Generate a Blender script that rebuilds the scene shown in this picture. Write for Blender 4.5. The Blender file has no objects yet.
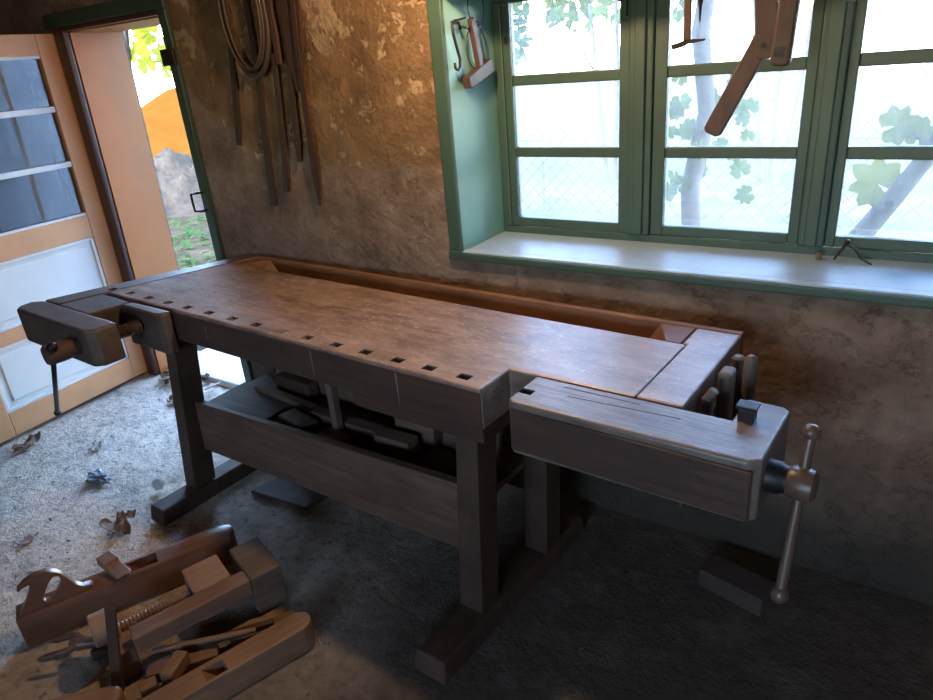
import bpy, bmesh, math, random
from mathutils import Vector, Matrix, noise as mn
R = math.radians
S = bpy.context.scene
COL = S.collection
rnd = random.Random(7)

# ------------------------------------------------------------------ helpers
class MB:
    """collects shapes into one bmesh; build() links it as ONE mesh object"""
    def __init__(s): s.bm = bmesh.new()
    def hexa(s, p):
        v = [s.bm.verts.new(q) for q in p]
        for f in ((3,2,1,0),(4,5,6,7),(0,1,5,4),(1,2,6,5),(2,3,7,6),(3,0,4,7)):
            s.bm.faces.new([v[i] for i in f])
        return s
    def box(s, x0, x1, y0, y1, z0, z1):
        return s.hexa([(x0,y0,z0),(x1,y0,z0),(x1,y1,z0),(x0,y1,z0),(x0,y0,z1),(x1,y0,z1),(x1,y1,z1),(x0,y1,z1)])
    def obox(s, c, size, rot=(0,0,0)):
        m = Matrix.Translation(c) @ __import__('mathutils').Euler(rot).to_matrix().to_4x4()
        a, b, d = [q/2 for q in size]
        return s.hexa([m @ Vector(q) for q in ((-a,-b,-d),(a,-b,-d),(a,b,-d),(-a,b,-d),(-a,-b,d),(a,-b,d),(a,b,d),(-a,b,d))])
    def prism(s, poly, z0, z1, xf=None):
        xf = xf or (lambda q: q)
        lo = [s.bm.verts.new(xf(Vector((x,y,z0)))) for x,y in poly]
        hi = [s.bm.verts.new(xf(Vector((x,y,z1)))) for x,y in poly]
        n = len(poly)
        s.bm.faces.new(lo[::-1]); s.bm.faces.new(hi)
        for i in range(n): s.bm.faces.new((lo[i],lo[(i+1)%n],hi[(i+1)%n],hi[i]))
        return s
    def rings(s, rs, cap=True):
        vs = [[s.bm.verts.new(p) for p in r] for r in rs]
        n = len(vs[0])
        for a, b in zip(vs, vs[1:]):
            for i in range(n): s.bm.faces.new((a[i],a[(i+1)%n],b[(i+1)%n],b[i]))
        if cap:
            s.bm.faces.new(vs[0][::-1]); s.bm.faces.new(vs[-1])
        return s
    def tube(s, pts, r, n=10, closed=False):
        pts = [Vector(p) for p in pts]; m = len(pts)
        rr = r if isinstance(r,(list,tuple)) else [r]*m
        up = None; rs = []
        for i,p in enumerate(pts):
            if closed: d = pts[(i+1)%m]-pts[i-1]
            else: d = pts[min(i+1,m-1)]-pts[max(i-1,0)]
            d.normalize()
            if up is None:
                up = d.orthogonal().normalized()
            up = (up - d*up.dot(d)).normalized(); w = d.cross(up)
            rs.append([p+(up*math.cos(2*math.pi*k/n)+w*math.sin(2*math.pi*k/n))*rr[i] for k in range(n)])
        if closed: rs.append(rs[0]); return s.rings(rs, False)
        return s.rings(rs)
    def ribbon(s, pts, w, t, side):
        """flat band: side = width direction"""
        pts = [Vector(p) for p in pts]; m = len(pts); side = Vector(side).normalized(); rs = []
        for i,p in enumerate(pts):
            d = (pts[min(i+1,m-1)]-pts[max(i-1,0)]).normalized()
            sd = (side - d*side.dot(d)).normalized(); nn = d.cross(sd)
            ww = w[i] if isinstance(w,(list,tuple)) else w
            rs.append([p-sd*ww/2-nn*t/2, p+sd*ww/2-nn*t/2, p+sd*ww/2+nn*t/2, p-sd*ww/2+nn*t/2])
        return s.rings(rs)
    def lathe(s, a, b, prof, n=20):
        """prof: list of (fraction or length along a->b in metres, radius)"""
        a, b = Vector(a), Vector(b); d = (b-a).normalized(); u = d.orthogonal().normalized(); w = d.cross(u)
        return s.rings([[a+d*h+(u*math.cos(2*math.pi*k/n)+w*math.sin(2*math.pi*k/n))*max(r,1e-4) for k in range(n)] for h,r in prof])
    def ball(s, c, r, n=14):
        c = Vector(c)
        return s.lathe(c-Vector((0,0,r)), c+Vector((0,0,r)), [(r-r*math.cos(math.pi*i/8), r*math.sin(math.pi*i/8)) for i in range(9)], n)
    def blob(s, c, rx, ry, rz, seed=0, amp=.25, sub=3, freq=1.6):
        b = bmesh.new(); bmesh.ops.create_icosphere(b, subdivisions=sub, radius=1)
        mp = {}
        for v in b.verts:
            k = 1+amp*mn.fractal(v.co*freq+Vector((seed*7.1,seed*3.3,seed)), 1.0, 2.0, 4)
            q = v.co*k
            mp[v] = s.bm.verts.new((c[0]+q.x*rx, c[1]+q.y*ry, c[2]+max(q.z,-.55)*rz))
        for f in b.faces: s.bm.faces.new([mp[v] for v in f.verts])
        b.free(); return s

XF = {}                                       # world matrix of every thing that parents parts
def link(name, bm, mat, parent=None, space='world', off=(0,0,0), bevel=0, seg=2, smooth=False, base=True):
    bmesh.ops.recalc_face_normals(bm, faces=bm.faces)
    if parent is not None:
        M = XF[parent.name]
        if space == 'world': bmesh.ops.transform(bm, matrix=M.inverted(), verts=bm.verts)
        else: bmesh.ops.translate(bm, vec=-Vector(off), verts=bm.verts)
    o_loc = Vector((0,0,0))
    if parent is None and base and len(bm.verts):
        xs=[v.co.x for v in bm.verts]; ys=[v.co.y for v in bm.verts]; zs=[v.co.z for v in bm.verts]
        o_loc = Vector(((min(xs)+max(xs))/2,(min(ys)+max(ys))/2,min(zs)))
        bmesh.ops.translate(bm, vec=-o_loc, verts=bm.verts)
    me = bpy.data.meshes.new(name); bm.to_mesh(me); bm.free()
    o = bpy.data.objects.new(name, me); COL.objects.link(o)
    if mat: me.materials.append(mat)
    if smooth:
        for p in me.polygons: p.use_smooth = True
    if parent is not None:
        o.parent = parent; XF[o.name] = XF[parent.name]
    else:
        o.location = o_loc; XF[o.name] = Matrix.Translation(o_loc)
    if bevel:
        m = o.modifiers.new('edge','BEVEL'); m.width = bevel; m.segments = seg; m.limit_method='ANGLE'; m.angle_limit=R(35)
        bake(o)
        if smooth:
            for p in o.data.polygons: p.use_smooth = True
    return o
def build(mb, name, mat, parent=None, **k): return link(name, mb.bm, mat, parent, **k)
def bake(o):
    dg = bpy.context.evaluated_depsgraph_get(); dg.update()
    me = bpy.data.meshes.new_from_object(o.evaluated_get(dg)); old = o.data
    o.modifiers.clear(); o.data = me; me.name = o.name
    bpy.data.meshes.remove(old)
def cut(o, mb):
    bmesh.ops.recalc_face_normals(mb.bm, faces=mb.bm.faces)
    me = bpy.data.meshes.new('c'); mb.bm.to_mesh(me); mb.bm.free()
    c = bpy.data.objects.new('c', me); COL.objects.link(c)
    c.parent = o.parent
    m = o.modifiers.new('b','BOOLEAN'); m.operation='DIFFERENCE'; m.solver='EXACT'; m.object = c
    bake(o); bpy.data.objects.remove(c); bpy.data.meshes.remove(me)
def smooth_angle(o, a=40):
    me = o.data
    for p in me.polygons: p.use_smooth = True
    me.set_sharp_from_angle(angle=R(a))
def thing(name, label, cat, loc=(0,0,0), rz=0, group=None):
    o = bpy.data.objects.new(name, None); COL.objects.link(o); o.empty_display_size=.05
    o.location = loc; o.rotation_euler = (0,0,rz)
    XF[o.name] = Matrix.Translation(loc) @ Matrix.Rotation(rz,4,'Z')
    return tag(o, label, cat, group)
def tag(o, label=None, cat=None, group=None, kind=None):
    if label: o['label']=label
    if cat: o['category']=cat
    if group: o['group']=group
    if kind: o['kind']=kind
    return o
def struct(o, label=None, cat=None): return tag(o, label, cat, kind='structure')

# ------------------------------------------------------------------ materials
def nodes(name):
    m = bpy.data.materials.new(name); m.use_nodes = True
    nt = m.node_tree; b = nt.nodes['Principled BSDF']
    return m, nt, b
class G:
    def __init__(s, nt): s.nt = nt; s.tc = nt.nodes.new('ShaderNodeTexCoord')
    def n(s, t, **k):
        x = s.nt.nodes.new('ShaderNode'+t)
        for a,v in k.items():
            if a.startswith('i_'):
                a=a[2:]; x.inputs[int(a) if a.isdigit() else a.replace('_',' ')].default_value = v
            else: setattr(x,a,v)
        return x
    def l(s,a,b): s.nt.links.new(a,b); return s
    def mapped(s, scale=(1,1,1), rot=(0,0,0), loc=(0,0,0), src='Object'):
        m = s.n('Mapping'); m.inputs['Scale'].default_value=scale; m.inputs['Rotation'].default_value=rot; m.inputs['Location'].default_value=loc
        s.l(s.tc.outputs[src], m.inputs['Vector']); return m.outputs['Vector']
    def noise(s, vec, scale, detail=6, rough=.6, dist=0):
        x = s.n('TexNoise'); x.inputs['Scale'].default_value=scale; x.inputs['Detail'].default_value=detail
        x.inputs['Roughness'].default_value=rough; x.inputs['Distortion'].default_value=dist
        s.l(vec, x.inputs['Vector']); return x.outputs['Fac']
    def ramp(s, fac, *stops):
        x = s.n('ValToRGB'); e = x.color_ramp.elements
        while len(e) < len(stops): e.new(.5)
        for i,(p,c) in enumerate(stops):
            e[i].position = p; e[i].color = (*c,1) if len(c)==3 else c
        s.l(fac, x.inputs['Fac']); return x.outputs['Color']
    def mix(s, fac, a, b, mode='MIX'):
        x = s.n('Mix', data_type='RGBA', blend_type=mode)
        for v,i in ((fac,0),(a,6),(b,7)):
            if hasattr(v,'links') or hasattr(v,'is_output'): s.l(v, x.inputs[i])
            elif i==0: x.inputs[0].default_value=v
            else: x.inputs[i].default_value=(*v,1)
        return x.outputs[2]
    def math(s, op, a, b=0.0, c=None):
        x = s.n('Math', operation=op)
        for i,v in enumerate((a,b) if c is None else (a,b,c)):
            if hasattr(v,'is_output'): s.l(v, x.inputs[i])
            else: x.inputs[i].default_value=v
        return x.outputs[0]
    def bump(s, h, strength, dist, bsdf):
        x = s.n('Bump'); x.inputs['Strength'].default_value=strength; x.inputs['Distance'].default_value=dist
        s.l(h, x.inputs['Height']); s.l(x.outputs['Normal'], bsdf.inputs['Normal'])
def grey(v): return (v,v,v)
def c8(r,g,b):
    f = lambda v: ((v/255+.055)/1.055)**2.4 if v>10 else v/255/12.92
    return (f(r),f(g),f(b))
def wood(name, a, b, worn=None, wornamt=.0, rough=.5, grain=(1.5,22,22), spec=.5, bump=.25, specks=0, seed=0):
    m, nt, p = nodes(name); g = G(nt)
    v = g.mapped(grain, loc=(seed,seed*1.7,0))
    f = g.noise(v, 2.2, 9, .62, .6)
    col = g.ramp(f, (.3,a), (.72,b))
    w = g.noise(g.mapped((1,2.2,2.2),loc=(seed,0,0)), 3.2, 6, .65)
    col = g.mix(g.ramp(w,(.38,grey(0)),(.72,grey(.75))), col, tuple(x*.45 for x in a))
    if worn:
        k = g.noise(g.mapped((1,2.6,2.6),loc=(3+seed,1,0)), 6.5, 10, .78)
        col = g.mix(g.math('MULTIPLY', g.ramp(k,(.40,grey(0)),(.70,grey(1))), wornamt), col, worn)
    if specks:
        k = g.noise(g.mapped((14,40,40),rot=(0,0,.5)), 3, 4, .7)
        k2 = g.noise(g.mapped((1,1,1)), 3, 3, .5)
        kk = g.math('MULTIPLY', g.ramp(k,(.60,grey(0)),(.65,grey(1))), g.ramp(k2,(.42,grey(0)),(.6,grey(1))))
        col = g.mix(g.math('MULTIPLY',kk,specks), col, (.42,.38,.36))
        k3 = g.noise(g.mapped((60,60,60)), 1.2, 2, .5)
        col = g.mix(g.math('MULTIPLY', g.ramp(k3,(.7,grey(0)),(.74,grey(1))), specks*.8), col, (.5,.47,.45))
    g.l(col, p.inputs['Base Color'])
    r = g.noise(g.mapped((2,6,6)), 4, 5)
    x = g.n('MapRange'); x.inputs['To Min'].default_value=rough-.13; x.inputs['To Max'].default_value=rough+.16
    g.l(r, x.inputs['Value']); g.l(x.outputs[0], p.inputs['Roughness'])
    p.inputs['Specular IOR Level'].default_value = spec
    g.bump(f, bump, .004, p)
    return m
def plain(name, col, rough=.6, metal=0, var=.25, scale=12, bump=0, spec=.5, dirt=None, dirtamt=.0):
    m, nt, p = nodes(name); g = G(nt)
    f = g.noise(g.mapped(), scale, 6, .65)
    c = g.ramp(f, (.25,tuple(x*(1-var) for x in col)), (.75,tuple(min(1,x*(1+var)) for x in col)))
    if dirt:
        k = g.noise(g.mapped((1,1,1),loc=(2,2,2)), scale*.35, 8, .7)
        c = g.mix(g.math('MULTIPLY', g.ramp(k,(.5,grey(0)),(.68,grey(1))), dirtamt), c, dirt)
    g.l(c, p.inputs['Base Color']); p.inputs['Roughness'].default_value=rough; p.inputs['Metallic'].default_value=metal
    p.inputs['Specular IOR Level'].default_value = spec
    if bump: g.bump(f, bump, .01, p)
    return m

M = {}
M['top'] = wood('worn_bench_wood', (.09,.053,.038), (.215,.14,.105), worn=(.40,.30,.25), wornamt=.75, rough=.44, spec=.8, bump=.3, specks=.8)
def matte_left(m):
    # the end by the door is dull and dusty, the end by the tail vise is rubbed to a sheen
    nt = m.node_tree; g = G(nt); p = nt.nodes['Principled BSDF']
    sx = g.n('SeparateXYZ'); g.l(g.tc.outputs['Object'], sx.inputs[0])
    r = g.n('MapRange'); r.interpolation_type='SMOOTHSTEP'; g.l(sx.outputs['X'], r.inputs['Value'])
    r.inputs['From Min'].default_value=-.9; r.inputs['From Max'].default_value=.9
    old = p.inputs['Roughness'].links[0].from_socket
    g.l(g.math('ADD', old, g.math('MULTIPLY_ADD', r.outputs[0], -.32, .32)), p.inputs['Roughness'])
    g.l(g.math('MULTIPLY_ADD', r.outputs[0], .7, .25), p.inputs['Specular IOR Level'])
    g.l(g.math('MULTIPLY', r.outputs[0], .22), p.inputs['Coat Weight']); p.inputs['Coat Roughness'].default_value=.4
matte_left(M['top'])
M['bench'] = wood('dark_bench_wood', (.034,.015,.0095), (.075,.035,.021), worn=(.10,.05,.03), wornamt=.3, rough=.6, bump=.35)
M['legw'] = wood('old_leg_wood', (.050,.026,.015), (.098,.054,.032), rough=.7, bump=.35, grain=(8,8,1.5))
M['vise'] = wood('grey_worn_vise_wood', (.06,.042,.034), (.15,.115,.095), worn=(.26,.225,.2), wornamt=.55, rough=.42, spec=.75, bump=.45, specks=.3, seed=4)
M['armw'] = wood('dark_vise_arm_wood', (.05,.033,.025), (.115,.08,.062), worn=(.16,.115,.09), wornamt=.4, rough=.55, bump=.4, seed=2)
M['tray'] = wood('reddish_tray_wood', (.14,.062,.03), (.26,.13,.065), rough=.55, bump=.3, seed=6)
M['planeA'] = wood('red_brown_plane_wood', (.15,.07,.04), (.27,.14,.085), rough=.33, bump=.12, spec=.6, seed=1)
M['planeD'] = wood('tan_plane_wood', (.23,.13,.07), (.34,.21,.12), rough=.5, bump=.2, seed=3)
M['clamp'] = wood('clamp_wood', (.2,.115,.072), (.32,.20,.13), rough=.5, bump=.2, seed=5)
M['pale'] = wood('pale_block_wood', (.3,.19,.12), (.42,.28,.19), rough=.55, bump=.2, seed=8)
M['dark_stick'] = wood('dark_stick_wood', (.055,.03,.018), (.11,.062,.036), rough=.5, bump=.2, grain=(20,20,1.5), seed=9)
M['scrap'] = wood('scrap_wood', (.10,.07,.048), (.2,.145,.10), rough=.75, bump=.4, seed=10)
M['railw'] = wood('rail_wood', (.095,.052,.031), (.17,.1,.062), rough=.7, bump=.3, seed=15)
M['scrap2'] = wood('brown_scrap_wood', (.11,.065,.04), (.2,.125,.08), rough=.75, bump=.4, seed=11)
M['peg'] = wood('peg_wood', (.07,.052,.042), (.14,.108,.085), rough=.6, bump=.3, grain=(16,16,2), seed=12)
M['handle'] = wood('brown_handle_wood', (.085,.05,.036), (.16,.10,.072), rough=.4, bump=.15, grain=(12,12,3), seed=13)
M['hang'] = wood('red_brown_hanging_wood', (.05,.024,.018), (.088,.045,.034), rough=.55, bump=.2, grain=(14,14,2), seed=14)
M['iron'] = plain('dark_iron', (.028,.026,.026), .5, .7, .4, 40, .1)
M['rust'] = plain('rusty_iron', (.06,.035,.025), .6, .4, .4, 60, .2)
M['bar'] = plain('black_iron_bar', (.018,.016,.016), .45, .6, .3, 40)
M['green'] = plain('green_paint', c8(52,75,65), .5, 0, .15, 9, .1, dirt=c8(38,51,45), dirtamt=.5)
M['jamb'] = plain('light_green_paint', c8(112,160,150), .5, 0, .08, 5, .08, dirt=c8(84,120,106), dirtamt=.35)
M['dgreen'] = plain('dark_green_paint', c8(44,66,52), .5, 0, .18, 9, .1, dirt=c8(30,42,35), dirtamt=.4)
M['sill'] = plain('pale_sill_paint', c8(146,170,188), .42, 0, .10, 7, .12, dirt=c8(118,122,124), dirtamt=.5)
M['orange'] = plain('peach_orange_paint', c8(203,150,106), .5, 0, .07, 6, .06, dirt=c8(170,122,86), dirtamt=.35)
M['orange2'] = plain('reveal_peach_paint', c8(168,104,54), .5, 0, .07, 6, .06, dirt=c8(160,112,78), dirtamt=.35)
M['white'] = plain('white_panel_paint', c8(214,216,214), .45, 0, .04, 6, .04, dirt=c8(188,188,184), dirtamt=.3)
M['brownpaint'] = plain('dark_brown_paint', c8(62,36,26), .35, 0, .15, 8)
M['strap'] = plain('dark_leather', (.04,.026,.018), .6, 0, .3, 30, .1)
M['wire'] = plain('dark_wire', (.02,.018,.017), .5, .5, .2, 30)
M['lampglass'] = None

def plaster(name, upper=True):
    m, nt, p = nodes(name); g = G(nt)
    pos = g.mapped(src='Object')
    n1 = g.noise(pos, 1.6, 8, .6); n2 = g.noise(g.mapped(loc=(4,2,1)), 7, 8, .65); n3 = g.noise(g.mapped(loc=(1,7,3)), 38, 5, .6)
    up = g.ramp(n2, (.28,(.095,.058,.03)), (.55,(.175,.108,.056)), (.8,(.25,.165,.095)))
    fl = g.noise(g.mapped((1,1,1),loc=(9,5,2)), 14, 10, .74, .4)
    flake = g.ramp(fl,(.555,grey(0)),(.58,grey(1)))
    big = g.ramp(g.noise(g.mapped(loc=(2.2,5,8)), 3.1, 7, .62),(.575,grey(0)),(.60,grey(1)))
    up = g.mix(g.math('MULTIPLY', g.math('MAXIMUM', g.math('MULTIPLY',flake,.75), g.math('MULTIPLY',big,.8)), .8), up, (.38,.285,.18))
    dk = g.ramp(g.noise(g.mapped(loc=(6,1,4)), 11, 9, .72),(.54,grey(0)),(.66,grey(1)))
    up = g.mix(g.math('MULTIPLY',dk,.6), up, (.075,.045,.026))
    lo = g.ramp(g.noise(g.mapped(loc=(3,3,3)), 4.5, 9, .68), (.27,(.09,.062,.044)), (.5,(.185,.126,.092)), (.74,(.29,.215,.16)))
    lo = g.mix(g.ramp(g.noise(g.mapped(loc=(1,1,6)), 3.3, 9, .7),(.56,grey(0)),(.72,grey(.7))), lo, (.30,.25,.19))
    # height of the old paint's lower edge wanders; left of the strips the wall is bare grey
    sx = g.n('SeparateXYZ'); g.l(g.tc.outputs['Object'], sx.inputs[0])
    e = g.math('MULTIPLY_ADD', n1, .55, -.275)
    e2 = g.math('MULTIPLY_ADD', n2, .16, -.08)
    z = g.math('ADD', g.math('ADD', sx.outputs['Z'], e), e2)
    dx = g.math('MULTIPLY', g.math('MAXIMUM', g.math('SUBTRACT', -2.35, sx.outputs['X']), 0.0), .9)
    z = g.math('SUBTRACT', z, dx)
    fac = g.ramp(g.math('SUBTRACT', z, .75), (.49,grey(0)), (.535,grey(1)))
    edge = g.ramp(g.math('SUBTRACT', z, .75), (.495,grey(0)), (.515,grey(1)), (.55,grey(0)))
    col = g.mix(fac, lo, up) if upper else lo
    if upper: col = g.mix(g.math('MULTIPLY', g.math('MULTIPLY',edge,flake), .8), col, (.4,.31,.2))
    # wall colour darkens toward its foot
    foot_dark = g.ramp(g.math('ADD', g.math('ADD', sx.outputs['Z'], e), .25), (.4,grey(.85)), (.75,grey(0)))
    col = g.mix(foot_dark, col, (.032,.034,.026))
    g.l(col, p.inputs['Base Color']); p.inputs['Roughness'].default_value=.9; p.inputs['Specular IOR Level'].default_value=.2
    h = g.math('ADD', g.math('MULTIPLY',n2,1.2), g.math('MULTIPLY',n3,.25))
    h = g.math('ADD', h, g.math('MULTIPLY', g.math('MAXIMUM',flake,big), -.12))
    g.bump(h, .9, .025, p)
    return m
M['plaster'] = plaster('old_plaster')
M['plaster2'] = plaster('dark_plaster', False)
M['limewash'] = plain('grey_limewash', (.5,.44,.37), .9, 0, .2, 3, .3)

def floor_mat():
    m, nt, p = nodes('dusty_earth_floor'); g = G(nt)
    a = g.noise(g.mapped((1,1,1)), 2.0, 10, .7); b = g.noise(g.mapped(loc=(3,1,0)), 22, 8, .7); c = g.noise(g.mapped(loc=(5,1,0)), 90, 4, .6)
    col = g.ramp(b, (.28,(.36,.30,.225)), (.5,(.64,.535,.415)), (.75,(.80,.68,.54)))
    # floor colour darkens to the right of the entrance
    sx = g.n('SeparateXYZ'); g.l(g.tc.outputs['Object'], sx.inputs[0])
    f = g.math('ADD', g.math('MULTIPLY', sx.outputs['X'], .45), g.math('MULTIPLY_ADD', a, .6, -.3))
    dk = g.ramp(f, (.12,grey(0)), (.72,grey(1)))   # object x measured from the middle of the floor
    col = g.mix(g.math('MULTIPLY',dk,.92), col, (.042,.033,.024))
    sp = g.ramp(g.noise(g.mapped(loc=(8,8,0)), 34, 7, .75), (.565,grey(0)), (.63,grey(1)))
    col = g.mix(g.math('MULTIPLY',sp,.75), col, (.09,.075,.06))
    bl = g.ramp(g.noise(g.mapped(loc=(1,6,0)), 5.5, 8, .7), (.50,grey(0)), (.66,grey(1)))
    col = g.mix(g.math('MULTIPLY',bl,.55), col, (.17,.145,.12))
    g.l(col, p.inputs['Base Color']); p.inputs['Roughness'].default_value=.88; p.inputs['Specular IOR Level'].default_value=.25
    h = g.math('ADD', g.math('MULTIPLY',b,1.0), g.math('MULTIPLY',c,.35)); h = g.math('ADD',h,g.math('MULTIPLY',a,2.0))
    g.bump(h, .8, .022, p)
    return m
M['floor'] = floor_mat()

def glass(name, dust, gloss=.08, tint=(1,1,1)):
    m = bpy.data.materials.new(name); m.use_nodes=True; nt=m.node_tree; nt.nodes.clear(); g=G(nt)
    out=g.n('OutputMaterial'); tr=g.n('BsdfTransparent'); tr.inputs[0].default_value=(*tint,1); gl=g.n('BsdfGlossy'); gl.inputs['Roughness'].default_value=.02
    df=g.n('BsdfTranslucent'); df.inputs[0].default_value=(.8,.82,.82,1)
    d2=g.n('BsdfDiffuse'); d2.inputs[0].default_value=(.5,.5,.48,1)
    fr=g.n('Fresnel'); fr.inputs['IOR'].default_value=1.5
    a=g.n('MixShader'); g.l(tr.outputs[0],a.inputs[1]); g.l(gl.outputs[0],a.inputs[2])
    g.l(g.math('MULTIPLY_ADD',fr.outputs[0],1.6,gloss*.5), a.inputs[0])
    k=g.noise(g.mapped(), 18, 8, .75); k2=g.noise(g.mapped(loc=(3,1,2)), 3, 4, .6)
    f=g.math('MULTIPLY', g.ramp(g.math('MULTIPLY_ADD',k,.6,g.math('MULTIPLY',k2,.5)),(.4,grey(.35)),(.75,grey(1))), dust)
    c=g.n('MixShader'); c.inputs[0].default_value=.3; g.l(df.outputs[0],c.inputs[1]); g.l(d2.outputs[0],c.inputs[2])
    b=g.n('MixShader'); g.l(f,b.inputs[0]); g.l(a.outputs[0],b.inputs[1]); g.l(c.outputs[0],b.inputs[2]); g.l(b.outputs[0],out.inputs[0])
    return m
M['glass'] = glass('dusty_window_glass', .13)
M['doorglass'] = glass('door_glass', .04, .06)
def leafmat(name, a, b, tr=.5):
    m = bpy.data.materials.new(name); m.use_nodes=True; nt=m.node_tree; nt.nodes.clear(); g=G(nt)
    out=g.n('OutputMaterial'); d=g.n('BsdfDiffuse'); t=g.n('BsdfTranslucent')
    col=g.ramp(g.noise(g.mapped(),5,5),(.3,a),(.7,b)); g.l(col,d.inputs[0]); g.l(col,t.inputs[0])
    x=g.n('MixShader'); x.inputs[0].default_value=tr; g.l(d.outputs[0],x.inputs[1]); g.l(t.outputs[0],x.inputs[2]); g.l(x.outputs[0],out.inputs[0])
    return m
M['vineleaf'] = leafmat('vine_leaf', (.03,.06,.012), (.09,.115,.02))
M['yleaf'] = leafmat('yellow_vine_leaf', (.08,.11,.015), (.22,.19,.02))
M['gleaf'] = leafmat('broad_vine_leaf', (.05,.06,.008), (.12,.12,.014))
M['bushleaf'] = leafmat('bush_leaf', (.018,.045,.016), (.05,.09,.028))
M['dryleaf'] = plain('dry_leaf', (.16,.09,.045), .7, 0, .4, 25, .2)
M['paleleaf'] = plain('pale_dry_leaf', (.36,.29,.22), .7, 0, .3, 25, .2)
M['bark'] = plain('vine_bark', (.07,.06,.05), .9, 0, .35, 18, .5)
def yard():
    # brightness put into the soil colour: darkened in the door view, pale before windows
    m, nt, p = nodes('yard_soil'); g = G(nt)
    n = g.noise(g.mapped(), 5, 8, .7); n2 = g.noise(g.mapped(loc=(2,2,2)), 1.7, 8, .7)
    pale = g.ramp(n, (.25,(.05,.048,.04)), (.75,(.10,.095,.08)))
    pale = g.mix(g.math('MULTIPLY', g.ramp(n2,(.5,grey(0)),(.66,grey(1))), .6), pale, (.03,.05,.016))
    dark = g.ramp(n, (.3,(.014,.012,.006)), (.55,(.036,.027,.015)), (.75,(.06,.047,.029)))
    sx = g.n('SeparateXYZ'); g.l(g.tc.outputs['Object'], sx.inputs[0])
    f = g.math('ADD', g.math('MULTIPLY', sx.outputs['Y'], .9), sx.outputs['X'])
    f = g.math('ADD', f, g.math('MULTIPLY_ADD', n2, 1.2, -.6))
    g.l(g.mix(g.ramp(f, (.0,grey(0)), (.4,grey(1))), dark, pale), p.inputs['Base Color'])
    p.inputs['Roughness'].default_value=.95; p.inputs['Specular IOR Level'].default_value=.02
    g.bump(n, .6, .01, p); return m
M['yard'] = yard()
M['tarp'] = plain('orange_tarp', (.066,.024,.004), .9, 0, .18, 2, .25, spec=0)
M['rubble'] = plain('pale_rubble', (.036,.029,.022), .9, 0, .35, 14, .5, spec=0)
M['galv'] = plain('galvanised_wire', (.07,.075,.075), .5, .4, .1)
M['concrete'] = plain('pale_concrete', (.5,.49,.47), .9, 0, .15, 8, .3)
M['brick'] = plain('dark_brick', (.055,.038,.03), .9, 0, .3, 14, .5)
M['foil'] = plain('grey_blue_scrap', (.22,.24,.28), .4, .1, .6, 40, .4)
M['paper'] = plain('white_paper', (.7,.7,.68), .8, 0, .1, 20)
M['drip'] = plain('grey_paint_drip', (.16,.15,.14), .8, 0, .3, 30)

# ------------------------------------------------------------------ the room
YW = 1.95; YO = 2.30; CEIL = 2.5; XL, XR, YB = -4.05, 1.7, -2.6
dl0, dl1, dr = -3.70, -3.62, -2.735           # door hole in the wall (left edge leans)
wx0, wx1, wz0, wz1 = -1.375, .335, .915, 1.80   # window hole
w = MB()
w.prism([(XL-.2,0),(dl0-.02,0),(dl1-.01,1.9),(dl1-.01,CEIL),(XL-.2,CEIL)], 0, YO-YW, lambda q: Vector((q.x, YW+q.z, q.y)))
w.box(dl1-.01, dr, YW, YO, 1.905, CEIL)
w.box(dr, wx0, YW, YO, 0, CEIL)
w.box(wx0, wx1, YW, YO, 0, wz0)
w.box(wx0, wx1, YW, YO, wz1, CEIL)
w.box(wx1, XR+.2, YW, YO, 0, CEIL)
def room(mb, name, mat): return struct(build(mb, name, mat, base=False))
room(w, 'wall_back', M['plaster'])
room(MB().box(XL-.2, XL, YB, YW, 0, CEIL), 'wall_left', plain('sooty_plaster',(.06,.045,.036),.9,0,.4,5,.4))
room(MB().box(XR, XR+.2, YB, YW, 0, CEIL), 'wall_right', M['limewash'])
fx0,fx1,fz0,fz1 = -.80,.60,1.15,1.9            # second window added out of view, for fill light from behind
w = MB().box(XL-.2,fx0,YB-.2,YB,0,CEIL).box(fx1,XR+.2,YB-.2,YB,0,CEIL).box(fx0,fx1,YB-.2,YB,0,fz0).box(fx0,fx1,YB-.2,YB,fz1,CEIL)
room(w,'wall_front',M['limewash'])
w2 = thing('fill_window','added two-light green fill window, unseen behind the camera','window',((fx0+fx1)/2,YB-.1,fz0)); w2['kind']='structure'
mb=MB().box(fx0,fx1,YB-.15,YB-.08,fz0,fz0+.05).box(fx0,fx1,YB-.15,YB-.08,fz1-.05,fz1).box(fx0,fx0+.05,YB-.15,YB-.08,fz0+.05,fz1-.05).box(fx1-.05,fx1,YB-.15,YB-.08,fz0+.05,fz1-.05).box(-.14,-.06,YB-.15,YB-.08,fz0+.05,fz1-.05)
build(mb,'frame',M['green'],w2)
for a,b in ((fx0+.05,-.14),(-.06,fx1-.05)): build(MB().box(a,b,YB-.118,YB-.115,fz0+.05,fz1-.05),'glass_pane',M['glass'],w2)
room(MB().box(XL-.2, XR+.2, YB-.2, YO, CEIL, CEIL+.12), 'ceiling', plain('ceiling_boards', (.09,.06,.04), .8, 0, .3, 8, .3))
fl = MB()
nx, ny = 150, 110
vv = []
for j in range(ny+1):
    for i in range(nx+1):
        x = XL-.2+(XR-XL+.4)*i/nx; y = YB-.2+(YO-YB+.2)*j/ny
        h = mn.fractal(Vector((x*1.7,y*1.7,0)),1,2,5)*.008
        vv.append(fl.bm.verts.new((x,y,min(h,.006)-.006)))
for j in range(ny):
    for i in range(nx):
        a=j*(nx+1)+i; fl.bm.faces.new((vv[a],vv[a+1],vv[a+nx+2],vv[a+nx+1]))
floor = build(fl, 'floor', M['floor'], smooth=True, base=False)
floor.location = (-2.6,0,0)
for v in floor.data.vertices: v.co.x += 2.6
struct(floor)

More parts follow.
